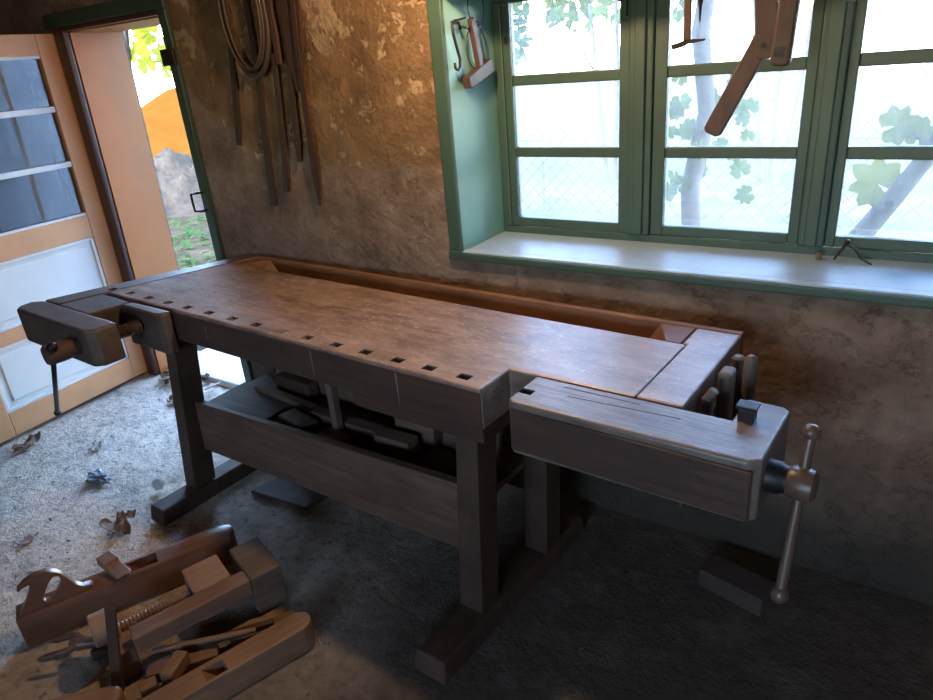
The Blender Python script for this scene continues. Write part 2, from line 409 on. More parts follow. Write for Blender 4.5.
# --- doorway frame (trim_1): green casing, brown rebate, peach reveal lining, stone threshold
fr = thing('trim_1', 'green casing and peach reveal lining around the open doorway', 'door frame', (-3.2,YW,0)); fr['kind']='structure'
def lx(z, a=-3.545, b=-3.625): return b+(a-b)*z/1.85       # leaning left jamb
def vstrip(mb, x0, x1, y0, y1, z0, z1, lean=True):
    f = (lambda z: lx(z)-lx(1.85)) if lean else (lambda z: 0)
    mb.hexa([(x0+f(z0),y0,z0),(x1+f(z0),y0,z0),(x1+f(z0),y1,z0),(x0+f(z0),y1,z0),(x0+f(z1),y0,z1),(x1+f(z1),y0,z1),(x1+f(z1),y1,z1),(x0+f(z1),y1,z1)])
    return mb
build(MB().box(-3.69,-2.722,1.928,1.955,1.872,1.935), 'header_board', M['dgreen'], fr, bevel=.004)
build(MB().box(-3.60,-2.775,1.932,1.965,1.852,1.871), 'header_strip', M['brownpaint'], fr, bevel=.003)
mb = vstrip(MB(), -2.778,-2.724,1.930,1.956,0,1.872, False)
build(mb, 'casing', M['dgreen'], fr, bevel=.004)
mb = MB(); vstrip(mb, -3.628,-3.548,1.930,1.965,0,1.871)
build(mb, 'hinge_post', M['brownpaint'], fr, bevel=.012, seg=4, smooth=True)
mb = MB(); vstrip(mb, -3.60,-3.545,1.966,2.235,0,1.85)
build(mb, 'reveal_lining', M['orange2'], fr, bevel=.002)
build(MB().box(-3.60,-2.76,1.966,2.235,1.846,1.90), 'reveal_lining', M['orange2'], fr)
mb = vstrip(MB(), -2.785,-2.735,1.966,2.235,0,1.845, False)
build(mb, 'reveal_lining', plain('grey_blue_lining',(.20,.25,.31),.7,0,.1,6), fr)
mb = MB(); mb.box(-3.66,-2.735,2.24,2.32,1.87,1.92)
build(mb, 'outer_casing', M['dgreen'], fr, bevel=.003)
build(MB().box(-3.62,-2.79,2.02,2.38,-.05,.035), 'threshold', M['concrete'], fr, bevel=.01)
build(MB().box(-2.802,-2.715,1.915,1.9295,1.655,1.72), 'strike_plate', M['bar'], fr, bevel=.003)
mb = MB().tube([(-2.752,1.931,1.035),(-2.76,1.90,1.035),(-2.785,1.888,1.037),(-2.788,1.888,1.075),(-2.787,1.888,1.115),(-2.76,1.90,1.118),(-2.752,1.931,1.118)], .006, 8)
build(mb, 'latch_staple', M['bar'], fr, smooth=True)

# --- door leaf swung fully into the room (door_1)
dx = lambda z: -3.645-.06*(1-z/1.85)             # hinge line leans with its jamb
leaf = thing('door_1', 'peach and white door leaf with three panes, standing open beside the bench', 'door', (-3.72,1.5,.02)); leaf['kind']='structure'
Y1, Y0, ST = 1.945, 1.045, .102
def dbox(mb, y0, y1, z0, z1, d0=0, d1=.045):
    f=lambda d,y,z: (dx(z)-d+.095*(Y1-y),y,z)
    mb.hexa([f(d1,y0,z0),f(d0,y0,z0),f(d0,y1,z0),f(d1,y1,z0),f(d1,y0,z1),f(d0,y0,z1),f(d0,y1,z1),f(d1,y1,z1)]); return mb
def leafpart(name, mat, *a, **k):
    return build(dbox(MB(),*a), name, mat, leaf, **k)
leafpart('stile', M['orange'], Y1-ST, Y1, .02, 1.852, bevel=.004)
leafpart('stile', M['orange'], Y0, Y0+ST, .02, 1.852, bevel=.004)
rails = [(.02,.145),(.475,.545),(.868,.985),(1.757,1.852)]
for a,b in rails: leafpart('rail', M['orange'], Y0+ST, Y1-ST, a, b, 0, .044, bevel=.003)
for a,b in ((1.235,1.262),(1.5,1.527)): leafpart('glazing_bar', M['white'], Y0+ST, Y1-ST, a, b, .006, .04, bevel=.003)
for a,b in ((.985,1.235),(1.262,1.5),(1.527,1.757)):
    q = leafpart('glass_pane', M['doorglass'], Y0+ST, Y1-ST, a, b, .024, .028)
bd = MB()
for a in (.985,1.745): dbox(bd, Y0+ST, Y1-ST, a, a+.012, .008, .024)
build(bd, 'glazing_bead', M['white'], leaf)
for a,b in ((.145,.475),(.545,.868)):
    q = leafpart('white_panel', M['white'], Y0+ST, Y1-ST, a, b, .018, .03)
    mb = MB(); t=.018
    for y0,y1,z0,z1 in ((Y0+ST,Y1-ST,a,a+t),(Y0+ST,Y1-ST,b-t,b),(Y0+ST,Y0+ST+t,a,b),(Y1-ST-t,Y1-ST,a,b)): dbox(mb,y0,y1,z0,z1,.006,.02)
    f = build(mb, 'panel_moulding', M['white'], q, bevel=.003)
    mb = dbox(MB(), Y0+ST+.05, Y1-ST-.045, a+.045, b-.04, .011, .02)
    build(mb, 'raised_field', M['white'], q, bevel=.004)
for z in (.3,1.6):
    build(MB().tube([(dx(z)+.004,1.951,z-.05),(dx(z+.05)+.004,1.951,z+.05)],.007,8), 'hinge', M['brownpaint'], leaf, smooth=True)

# --- window (window_1): lining, sill, posts, three casements with three panes each
win = thing('window_1', 'three-light green casement window above the workbench', 'window', (-.5,2.1,.95)); win['kind']='structure'
zb, zt = .95, 1.745
build(MB().box(-1.375,-1.348,1.95,2.30,.93,1.80), 'jamb_lining', M['jamb'], win)
build(MB().box(.29,.335,1.95,2.30,.93,1.80), 'jamb_lining', M['jamb'], win)
build(MB().box(-1.348,.29,1.95,2.30,1.775,1.80), 'head_lining', M['jamb'], win)
build(MB().box(-1.398,-1.343,1.934,1.951,.95,1.82), 'casing', M['green'], win, bevel=.005)
build(MB().box(.288,.34,1.934,1.951,.95,1.82), 'casing', M['green'], win, bevel=.005)
build(MB().box(-1.398,.34,1.934,1.951,1.775,1.825), 'casing', M['green'], win, bevel=.005)
sl = build(MB().box(-1.347,.289,1.986,2.245,.925,.948).box(-1.40,.345,1.945,1.983,.925,.950), 'sill_board', M['sill'], win, bevel=.003)
build(MB().box(-1.402,.347,1.932,1.949,.920,.945), 'sill_nosing', M['green'], sl, bevel=.004)
build(MB().box(-1.347,.289,2.245,2.32,.93,.972), 'frame_sill', M['green'], win, bevel=.003)
build(MB().box(-1.347,.289,2.245,2.32,1.75,1.775), 'frame_head', M['green'], win, bevel=.003)
build(MB().box(-1.347,-1.312,2.245,2.32,.972,1.75), 'frame_post', M['green'], win, bevel=.004)
build(MB().box(.255,.289,2.245,2.32,.972,1.75), 'frame_post', M['green'], win, bevel=.004)
for a,b in ((-.845,-.765),(-.295,-.222)):
    q = build(MB().box(a,b,2.238,2.32,.972,1.75), 'post', M['green'], win, bevel=.006)
    build(MB().box((a+b)/2-.018,(a+b)/2+.018,2.226,2.24,.975,1.748), 'cover_strip', M['green'], q, bevel=.005)
def casement(x0,x1,sl_,sr_):
    b = MB(); y0,y1=2.250,2.285
    b.box(x0,x0+sl_,y0,y1,.974,1.75).box(x1-sr_,x1,y0,y1,.974,1.75).box(x0+sl_,x1-sr_,y0,y1,.974,1.006).box(x0+sl_,x1-sr_,y0,y1,1.745,1.752)
    c = build(b,'casement',M['green'],win,bevel=.003)
    for z in (1.249,1.496): build(MB().box(x0+sl_,x1-sr_,y0+.004,y1-.004,z-.0175,z+.0175),'glazing_bar',M['green'],c,bevel=.004)
    for a,d in ((1.006,1.2315),(1.2665,1.4785),(1.5135,1.745)):
        build(MB().box(x0+sl_,x1-sr_,2.266,2.269,a,d),'glass_pane',M['glass'],c)
    return c
c1 = casement(-1.312,-.846,.030,.034); c2 = casement(-.764,-.296,.042,.030); c3 = casement(-.221,.255,.026,.03)
mb = MB().box(-.872,-.852,2.232,2.25,1.665,1.72); mb.tube([(-.878,2.235,1.716),(-.86,2.235,1.716)],.009,8)
build(mb,'sash_latch',M['dgreen'],c1,bevel=.002)
build(MB().box(-1.300,-1.288,2.243,2.252,1.62,1.64),'sash_latch',M['iron'],c1)

# ------------------------------------------------------------------ the workbench, local frame (s,t) turned with the bench
YBN = R(-3.171)
bxv = Vector((math.cos(YBN), math.sin(YBN),0)); byv = Vector((-math.sin(YBN), math.cos(YBN),0))
def ST_(s,t,z): return bxv*s+byv*t+Vector((0,0,z))
OFF = Vector((-1.65,1.45,0)); H=.853
bench = thing('workbench', 'long dark wooden joiner workbench with shoulder vise and tail vise under the window', 'workbench', ST_(*OFF), YBN)
def bp(mb, name, mat, parent=None, **k):
    return build(mb, name, mat, parent or bench, space='local', off=OFF, **k)
inner = lambda t: -2.752+.307*(t-.991)
outer = lambda t: -2.90+.346*(t-.903)
# slab with dog holes
poly = [(inner(1.16)+.001,1.162),(-1.9,1.1605),(-.884,1.157),(-.884,1.287),(-.545,1.292),(-.545,1.622),(inner(1.638)+.001,1.638)]
slab = bp(MB().prism(poly,.735,H), 'bench_top', M['top'], bevel=.006, seg=2)
hs = [-2.587,-2.453,-2.322,-2.196,-2.065,-1.931,-1.803,-1.554,-1.428,-1.308,-1.186,-1.075,-.96]
c = MB()
for k,s_ in enumerate(hs):
    zz = .72
    c.box(s_-.019-OFF.x, s_+.019-OFF.x, 1.183-OFF.y, 1.211-OFF.y, zz, H+.02)
cut(slab, c)
bp(MB().box(-1.694,-1.658,1.184,1.210,H-.004,H+.0012), 'plugged_hole', M['vise'], slab)
bp(MB().box(-.546,-.5425,1.296,1.60,H-.006,H+.0006), 'end_joint', M['strap'], slab)
bp(MB().hexa([(-1.345,1.1565,.69),(-.8845,1.1565,.695),(-.8845,1.286,.695),(-1.345,1.286,.69),(-1.345,1.1565,.7345),(-.8845,1.1565,.7345),(-.8845,1.286,.7345),(-1.345,1.286,.7345)]), 'front_block', M['bench'], bevel=.004)
ap = MB().box(-2.68,-.886,1.1545,1.1602,.737,.842)
fa_=bp(ap, 'front_apron', M['bench'])
for x,z0,z1,wd_ in ((-1.50,.745,.838,.0025),(-1.16,.742,.838,.0025),(-2.04,.77,.82,.002)):
    bp(MB().hexa([(x,1.1535,z0),(x+wd_*.5,1.1535,z0),(x+wd_*.5,1.1542,z0),(x,1.1542,z0),(x-.003,1.1535,z1),(x+wd_,1.1535,z1),(x+wd_,1.1542,z1),(x-.003,1.1542,z1)]),'paint_drip',M['drip'],fa_)
bp(MB().prism([(-.544,1.2935),(-.436,1.295),(-.436,1.742),(-.556,1.742),(-.556,1.624),(-.544,1.622)],.74,H), 'end_cap', M['top'], bevel=.006)
ec = bp(MB().prism([(outer(.995),.994),(inner(.995)-.0015,.994),(inner(1.767)-.0015,1.767),(outer(1.767),1.767)],.738,H), 'end_cap', M['armw'], bevel=.007)
c = MB().box(-2.738-OFF.x,-2.700-OFF.x,1.180-OFF.y,1.207-OFF.y,.70,H+.02); cut(ec,c)
# tray behind the slab
bp(MB().prism([(inner(1.64)+.002,1.640),(-.560,1.624),(-.560,1.748),(inner(1.748)+.002,1.748)],.765,.783), 'tray_floor', M['tray'])
bp(MB().prism([(inner(1.745)+.003,1.749),(-.4365,1.7435),(-.4365,1.767),(inner(1.767)+.003,1.770)],.742,H), 'tray_back', M['tray'], bevel=.003)
bp(MB().hexa([(-.70,1.627,.784),(-.562,1.627,.784),(-.562,1.743,.784),(-.70,1.743,.784),(-.60,1.627,.85),(-.562,1.627,.85),(-.562,1.743,.85),(-.66,1.743,.85)]), 'tray_fillet', M['tray'], bevel=.002)
bp(MB().hexa([(-2.54,1.642,.784),(-2.40,1.642,.784),(-2.36,1.746,.784),(-2.51,1.746,.784),(-2.54,1.642,.85),(-2.50,1.642,.85),(-2.42,1.746,.85),(-2.51,1.746,.85)]), 'tray_fillet', M['tray'], bevel=.002)
# shoulder vise at the left
arm = bp(MB().prism([(-2.865,.889),(-2.335,.888),(-2.306,.915),(-2.306,.992),(-2.86,.992),(-2.905,.96),(-2.895,.91)],.716,H-.001), 'vise_arm', M['armw'], bevel=.009)
bp(MB().prism([(-2.742,.9935),(-2.515,.9935),(-2.492,1.14),(inner(1.14)-.004,1.145)],.72,H-.003), 'spacer_block', M['armw'], bevel=.004)
jaw = bp(MB().prism([(-2.489,1.103),(-2.255,1.102),(-2.226,1.112),(-2.226,1.147),(-2.478,1.141)],.695,H-.001), 'vise_jaw', M['armw'], bevel=.008)
sc = MB(); a=Vector((-2.372,1.101,.79)); b=Vector((-2.425,.78,.785)); L=(b-a).length; d=(b-a)/L
prof=[]; h=0
while h<.115: prof += [(h,.0205),(h+.005,.0255)]; h+=.01
sc.lathe(a,b,prof)
vs = bp(sc, 'vise_screw', M['dark_stick'], arm)
hub = MB().lathe(a+d*.212,b,[(0,.03),(.03,.03),(.035,.034),(.06,.036),(.105,.036),(.113,.028)],22)
hb = bp(hub,'screw_head',M['legw'],vs,smooth=False); smooth_angle(hb)
pc = a+d*.298; up=Vector((.85,.02,.80)); up=(up-d*up.dot(d)).normalized()
hd = MB().tube([pc+up*.048,pc-up*.52],.0085,10); hd.ball(pc+up*.048,.018); hd.ball(pc-up*.52,.0135)
bp(hd,'turning_bar',M['bar'],vs,smooth=True)
# tail vise at the right
TV=[(-.799,1.152),(-.785,1.141),(-.255,1.147),(-.234,1.165),(-.233,1.380),(-.248,1.394),(-.327,1.396),(-.328,1.2895),(-.800,1.2835)]
tv = bp(MB().prism(TV,.711,H), 'tail_vise', M['vise'], bevel=.007, seg=3)
cut(tv, MB().box(-.797-OFF.x,-.760-OFF.x,1.188-OFF.y,1.213-OFF.y,.70,H+.02))
bp(MB().prism([(-.71,1.2585),(-.52,1.262),(-.52,1.2645),(-.71,1.263)],H-.004,H+.0006), 'crack', M['strap'], tv)
bp(MB().prism([(-.68,1.222),(-.42,1.242),(-.42,1.2434),(-.68,1.2236)],H-.004,H+.0006), 'crack', M['strap'], tv)
bp(MB().box(-.79,-.245,1.1385,1.1455,.722,.835), 'front_cheek', M['bench'], tv, bevel=.003)
dv=MB()
for z in (.745,.775,.805): dv.prism([(-.36,z-.006),(-.25,z-.011),(-.25,z+.011),(-.36,z+.006)],1.1375,1.1405,lambda q: Vector((q.x,q.z,q.y)))
bp(dv,'dovetail_joint',M['hang'],tv)
sa=Vector((-.236,1.222,.787)); sb=Vector((-.10,1.222,.787))
ts = bp(MB().lathe(sa,sb,[(0,.034),(.028,.033),(.034,.028),(.042,.028)],22),'vise_screw',M['iron'],tv); smooth_angle(ts)
hb = bp(MB().lathe(sa+Vector((.040,0,0)),sb,[(0,.028),(.008,.033),(.03,.035),(.045,.032),(.051,.024)],24),'screw_head',M['handle'],ts); smooth_angle(hb)
pc=sa+Vector((.064,0,0)); up=Vector((0,.35,1)).normalized()
hd=MB().tube([pc+up*.098,pc-up*.225],.0105,12); hd.ball(pc+up*.103,.017); hd.lathe(pc-up*.215,pc-up*.255,[(0,.011),(.006,.016),(.02,.017),(.028,.013),(.033,.005)],14)
hd=bp(hd,'turning_bar',M['handle'],ts); smooth_angle(hd)
# undercarriage (racked a little to the left)
def leg(s0,s1,t0,dep,sb0,sb1,tb,zt=.734,zb=.068,name='leg'):
    return bp(MB().hexa([(sb0,tb,zb),(sb1,tb,zb),(sb1,tb+dep,zb),(sb0,tb+dep,zb),(s0,t0,zt),(s1,t0,zt),(s1,t0+dep,zt),(s0,t0+dep,zt)]),name,M['legw'],bevel=.004)
leg(-2.335,-2.272,1.149,.095,-2.42,-2.345,1.112)
leg(-2.32,-2.25,1.56,.09,-2.40,-2.33,1.54)
leg(-.985,-.915,1.166,.09,-1.045,-.960,1.178,.69)
leg(-.985,-.905,1.50,.09,-1.01,-.925,1.50)
bp(MB().hexa([(-2.425,.938,0),(-2.325,.938,0),(-2.33,1.72,0),(-2.43,1.72,0),(-2.418,.95,.067),(-2.328,.95,.067),(-2.333,1.71,.067),(-2.425,1.71,.067)]),'sled_foot',M['legw'],bevel=.008)
bp(MB().hexa([(-1.06,.96,0),(-.94,.96,0),(-.915,1.75,0),(-1.03,1.75,0),(-1.05,.975,.067),(-.95,.975,.067),(-.92,1.74,.067),(-1.02,1.74,.067)]),'sled_foot',M['legw'],bevel=.008)
bp(MB().hexa([(-2.31,1.175,.235),(-1.0,1.20,.268),(-1.0,1.23,.268),(-2.31,1.205,.235),(-2.29,1.175,.455),(-.985,1.20,.503),(-.985,1.23,.503),(-2.29,1.205,.455)]),'front_rail',M['railw'],bevel=.003)
bp(MB().box(-2.33,-.93,1.56,1.59,.25,.42),'back_rail',M['legw'],bevel=.003)
bp(MB().box(-2.33,-1.0,1.207,1.40,.385,.408).box(-2.33,-1.0,1.403,1.558,.385,.408),'shelf_board',M['scrap'],bevel=.002)
bp(MB().box(-.4345,-.335,1.30,1.70,.60,.622),'peg_ledge',M['bench'])
bp(MB().box(-.4345,-.424,1.30,1.70,.58,.735),'peg_ledge_back',M['bench'])

# pegs standing on the ledge at the end of the bench
pg='wooden pegs at the right end of the bench'
def peg(mb, label, mat='peg', **k): return tag(build(mb,'wooden_peg',M[mat],**k), label, 'peg', pg)
def stbox(s0,s1,t0,t1,z0,z1): return MB().hexa([ST_(*q) for q in ((s0,t0,z0),(s1,t0,z0),(s1,t1,z0),(s0,t1,z0),(s0,t0,z1),(s1,t0,z1),(s1,t1,z1),(s0,t1,z1))])
mb = stbox(-.42,-.398,1.38,1.405,.623,.838); mb.tube([ST_(-.416,1.392,.825),ST_(-.396,1.392,.858)],.012,8)
peg(mb,'smallest grey wooden peg beside the end cap, nearest the tail vise',bevel=.004)
peg(stbox(-.418,-.385,1.475,1.527,.623,.862),'broad square wooden peg at the bench end, second from the tail vise',bevel=.01,seg=3)
peg(MB().tube([ST_(-.405,1.605,.623),ST_(-.405,1.605,.82),ST_(-.405,1.605,.848),ST_(-.405,1.605,.854)],[.016,.016,.016,.01],10),'short worn wooden peg at the bench end, tucked closest to the tray corner')
mb=MB().tube([ST_(-.370,1.585,.623),ST_(-.370,1.585,.84),ST_(-.370,1.585,.862),ST_(-.370,1.585,.870)],[.017,.017,.015,.007],14)
q=peg(mb,'round-topped wooden peg standing farthest out from the bench end'); smooth_angle(q)
# iron dog in the tail vise
mb=stbox(-.318,-.285,1.290,1.318,H-.002,H+.028); mb.hexa([ST_(*q) for q in ((-.323,1.287,H+.0285),(-.281,1.287,H+.0285),(-.281,1.321,H+.0285),(-.323,1.321,H+.0285),(-.323,1.287,H+.036),(-.281,1.287,H+.036),(-.281,1.321,H+.036),(-.323,1.321,H+.036))])
tag(build(mb,'bench_dog',M['iron'],bevel=.002),'black square iron bench dog standing on the tail vise','bench dog')

# ------------------------------------------------------------------ offcuts on the shelf
grp='offcuts piled on the shelf under the bench'
def off(label, s,t,z,l,wd,h,rz=0,ry=0,mat='scrap',name='wood_offcut',rx=0):
    m=bp_thing(MB().obox((0,0,0),(l,wd,h)),name,M[mat],ST_(s,t,z+h/2),YBN+R(rz),ry,rx)
    return tag(m,label,'offcut',grp)
def bp_thing(mb,name,mat,loc,rz,ry=0,rx=0,bevel=.004):
    o=build(mb,name,mat,base=False,bevel=bevel); o.location=loc; o.rotation_euler=(R(rx),R(ry),rz); return o
Z0=.409
off('wide pale board end lying flat at the doorway end of the shelf',-2.13,1.335,Z0,.34,.19,.022,4,mat='scrap')
off('narrow flat lath resting across the pale board on the shelf',-2.01,1.39,Z0+.0235,.36,.035,.022,-3,mat='scrap2')
off('long brown plank at the back of the shelf pile',-1.70,1.527,Z0,1.0,.05,.10,0,mat='scrap2')
off('long dark plank leaning on top at the back of the pile',-1.62,1.525,Z0+.101,.95,.055,.05,0,mat='legw')
off('small upright grey stick propped between the shelf pile and the bench top',-1.63,1.312,Z0,.028,.03,.318,0,mat='scrap')
off('long brown batten lying in the middle of the pile',-1.64,1.36,Z0,.32,.05,.055,2,mat='scrap2')
off('square brown block in front of the batten on the shelf',-1.60,1.262,Z0,.12,.07,.05,-6,mat='scrap2')
off('tall dark block at the middle of the shelf pile',-1.36,1.442,Z0,.16,.085,.14,4,mat='scrap2')
off('flat dark offcut sandwiched in the stack near the right leg',-1.385,1.34,Z0,.16,.08,.04,-10,mat='scrap')
off('short pale offcut on top of the flat dark one near the right leg',-1.38,1.335,Z0+.041,.14,.06,.035,5,mat='scrap2')
off('wide grey board lying low beside the right leg on the shelf',-1.17,1.33,Z0,.21,.14,.03,-4,mat='scrap')
off('tilted dark board leaning against the back of the pile near the right leg',-1.16,1.46,Z0+.005,.22,.02,.17,0,mat='scrap2',rx=-14)
off('dark chunk of wood sitting on the pale board behind the rail',-2.03,1.468,Z0,.20,.05,.08,0,mat='legw')
off('short dark block on the shelf behind the front rail',-1.80,1.275,Z0,.15,.07,.06,-8,mat='legw')
# corner wedge board and board on the floor under the bench
o=bp_thing(MB().prism([(0,0),(.30,0),(.34,.16),(.05,.16)],0,.018),'floor_board',M['legw'],ST_(-2.20,1.26,.002),YBN+R(8)); tag(o,'dark board lying on the floor under the left half of the bench','board')

# ------------------------------------------------------------------ tools lying on the floor
def ldir(th): return Vector((math.cos(th),math.sin(th),0))
# jointer plane with closed handle
thA=math.atan2(.91,.415)
A=thing('jointer_plane','long red-brown wooden jointer plane with a closed handle, beside the bench foot','plane',(-2.155,.505,0),thA)
def lp(mb,name,mat,parent,**k): return build(mb,name,mat,parent,space='local',**k)
W2=.0435
pl=[(-.01,-W2),(.60,-W2),(.645,-W2*.8),(.668,-W2*.3),(.668,W2*.3),(.645,W2*.8),(.60,W2),(-.01,W2)]
body=lp(MB().prism(pl,0,.117),'plane_body',M['planeA'],A,bevel=.005,seg=2)
c=MB().hexa([(.40,-.028,.03),(.405,-.028,.03),(.405,.028,.03),(.40,.028,.03),(.30,-.028,.13),(.412,-.028,.13),(.412,.028,.13),(.30,.028,.13)])
cut(body,c); smooth_angle(body,30)
tote=[(.0,.108),(.012,.125),(.032,.147),(.05,.176),(.058,.196),(.036,.192),(.024,.186),(.022,.193),(.044,.208),(.075,.218),(.108,.217),(.136,.200),(.153,.175),(.168,.142),(.186,.126),(.206,.124),(.214,.116),(.206,.108)]
zt=lambda P: [(x,.117+(z-.108)*1.13) for x,z in P]
tt=lp(MB().prism(zt(tote),.006,.032,lambda q: Vector((q.x,-q.z,q.y))),'handle',M['planeA'],A)
hole=[(.074,.137),(.078,.124),(.098,.122),(.122,.149),(.138,.172),(.135,.188),(.122,.193),(.104,.178)]
hc=MB().prism(zt(hole),-.05,.05,lambda q: Vector((q.x,-q.z,q.y)))
cut(tt,hc)
m=tt.modifiers.new('edge','BEVEL'); m.width=.005; m.segments=3; m.limit_method='ANGLE'; m.angle_limit=R(50); bake(tt); smooth_angle(tt,50)
# loose wedge lying across the plane
wd=bp_thing(MB().prism([(-.06,-.016),(.05,-.018),(.072,-.004),(.0,.004),(-.005,.016),(-.056,.018)],-.024,.024,lambda q: Vector((q.x,q.z,q.y))),'wooden_wedge',M['clamp'],(-2.05,.765,.144),thA+R(-68),5,0,.003)
tag(wd,'notched wooden wedge lying across the throat of the jointer plane','wedge')
# wooden clamp frame with sliding block and spindle
thC=R(71); C_=thing('wooden_clamp','wooden clamp frame with square end block and spindle, between the two long planes','clamp',(-1.678,.606,0),thC)
lp(MB().box(.0,.349,0,.062,.092,.15),'rail',M['clamp'],C_,bevel=.004)
lp(MB().box(.35,.452,.002,.195,0,.15),'end_block',M['scrap'],C_,bevel=.006)
sb_=lp(MB().box(.195,.31,.063,.20,.035,.152),'sliding_block',M['pale'],C_,bevel=.003)
mb=MB(); pr=[]; h=0
while h<.22: pr+=[(h,.014),(h+.004,.0165)]; h+=.011
mb.lathe((.194,.125,.11),(-.03,.125,.112),pr,14); sp=lp(mb,'spindle',M['clamp'],C_)
dr_=lp(MB().lathe((-.022,.122,.143),(-.092,.122,.146),[(0,.046),(.004,.05),(.062,.05),(.067,.044)],22),'spindle_drum',M['pale'],sp); smooth_angle(dr_)
lp(MB().box(-.055,.0,.03,.10,0,.098),'foot_block',M['clamp'],C_,bevel=.003)
# turning handle with two wings
Hd=thing('winged_handle','turned wooden handle with two wings, between the planes at the drum','handle',(-1.92,.555,0),R(40))
mb=MB().lathe((.10,0,.05),(-.03,0,.062),[(0,.014),(.05,.013),(.07,.018),(.10,.022),(.12,.02),(.13,.01)],14); q=lp(mb,'hub',M['handle'],Hd); smooth_angle(q)
for sgn,an in ((1,35),(-1,20)):
    y=sgn*.03
    mb=MB().tube([(-.005,y*.4,.06),(-.02,y,.066),(-.05,y*1.05,.062),(-.085,y*1.1,.056),(-.11,y*1.15,.052)],[.008,.011,.009,.0105,.005],10)
    lp(mb,'wing',M['handle'],Hd,smooth=True)
lp(MB().box(.03,.08,-.02,.02,.0,.037),'rest_block',M['dark_stick'],Hd)
# flat stick leaning upright
o=build(MB().hexa([(-1.732,.525,0),(-1.692,.533,0),(-1.692,.545,0),(-1.732,.537,0),(-1.728,.584,.268),(-1.690,.592,.268),(-1.690,.602,.277),(-1.728,.594,.277)]),'flat_stick',M['dark_stick'],bevel=.003)
tag(o,'dark flat stick leaning upright against the end of the wooden clamp','stick')
# second plane
thD=R(71); D=thing('wooden_plane','long tan wooden plane without a handle, nearest the camera on the floor','plane',(-1.547,.374,0),thD)
W2=.039
pl=[(0,-W2),(.585,-W2),(.61,-W2*.75),(.622,-W2*.25),(.622,W2*.25),(.61,W2*.75),(.585,W2),(0,W2)]
body=lp(MB().prism(pl,0,.09),'plane_body',M['planeD'],D,bevel=.004)
cut(body,MB().hexa([(.35,-.03,.02),(.355,-.03,.02),(.355,.018,.02),(.35,.018,.02),(.285,-.03,.11),(.362,-.03,.11),(.362,.018,.11),(.285,.018,.11)]))
# third plane: rounded end peeking in from below
F_=thing('smoothing_plane','rounded end of a pale wooden smoothing plane at the bottom frame edge','plane',(-1.665,.43,0),R(45))
fp=[(-.12,-.035),(.06,-.035),(.09,-.028),(.105,-.012),(.105,.012),(.09,.028),(.06,.035),(-.12,.035)]
lp(MB().prism(fp,0,.105),'plane_body',M['planeD'],F_,bevel=.014,seg=3,smooth=True)
# small pieces between the planes
g2='wood scraps between the tools on the floor'
def sc_(label,p,size,rz,mat,name='wood_scrap',rx=0):
    o=bp_thing(MB().obox((0,0,0),size),name,M[mat],(p[0],p[1],p[2]+size[2]/2),R(rz),0,rx,.003); return tag(o,label,'wood scrap',g2)
sc_('small square wood block beside the rounded plane end',(-1.605,.575,.002),(.045,.04,.05),62,'planeD')
sc_('small wood block behind the square one, against the tan plane',(-1.582,.650,.030),(.085,.04,.042),112,'planeD')
sc_('long thin pale lath lying between the clamp and the tan plane',(-1.585,.755,.05),(.30,.016,.012),44,'planeD')
sc_('thin dark lath crossing under the pale one',(-1.56,.80,.030),(.30,.02,.018),52,'dark_stick')
sc_('flat brown offcut lying on the floor under the laths',(-1.615,.69,.001),(.20,.06,.028),52,'clamp')
sc_('brown square-edged batten beside the mouth of the tan plane',(-1.495,.895,.001),(.20,.04,.028),60,'scrap2')

# ------------------------------------------------------------------ litter on the floor
def crumple(name,loc,r,mat,seed,flat=.4,amp=.9):
    b=bmesh.new(); bmesh.ops.create_grid(b,x_segments=14,y_segments=14,size=1)
    for v in b.verts:
        q=v.co.copy(); a=math.atan2(q.y,q.x); rr=q.length
        k=.75+.25*math.cos(5*a)+.2*mn.noise(Vector((a*1.1,seed,0)))
        if rr>1e-6: q*= min(1,k/ max(rr,1e-6)) if rr>k else 1
        z=mn.fractal(Vector((q.x*1.6,q.y*1.6,seed*3.1)),1,2,4)*amp*.5+.28*(q.x**2+.5*abs(q.y))
        v.co=Vector((q.x*r,q.y*r*.7,max(z,-.15)*r*flat+.12*r))
    mz=min(v.co.z for v in b.verts)
    for v in b.verts: v.co.z-=mz
    o=link(name,b,mat,base=False,smooth=True); so=o.modifiers.new('s','SOLIDIFY'); so.thickness=.0012; bake(o)
    o.location=loc; o.rotation_euler=(0,0,seed*1.3); return o
tag(crumple('dry_leaf',(-2.44,.985,.001),.10,M['dryleaf'],2,.75,1.1),'large curled brown dry leaf on the floor in front of the left bench foot','leaf')
tag(crumple('dry_leaf',(-3.50,1.13,.001),.085,M['dryleaf'],4,.7),'brown dry leaf lying at the bottom of the open door','leaf')
tag(crumple('dry_leaf',(-2.70,.755,.001),.045,M['paleleaf'],6,.7),'pale curled dry leaf on the floor, away from the bench toward the camera','leaf')
tag(crumple('dry_leaf',(-3.15,1.29,.001),.05,M['paleleaf'],9,.6),'small pale dry leaf on the floor between the door and the bench','leaf')
tag(crumple('dry_leaf',(-3.20,1.77,.001),.06,M['dryleaf'],12,.9),'small dark brown curled leaf beside the bench leg at the threshold','leaf')
tag(build(MB().blob((-2.85,1.13,.018),.06,.034,.024,3,.7,3,2.6),'crumpled_foil',M['foil'],smooth=False),'crumpled grey-blue foil lump on the dusty floor','foil')
tag(build(MB().blob((-2.52,1.215,.03),.026,.022,.032,5,.5,2,2.2),'paper_scrap',M['paper']),'small crumpled white paper scrap at the left bench foot','paper')
mb=MB()
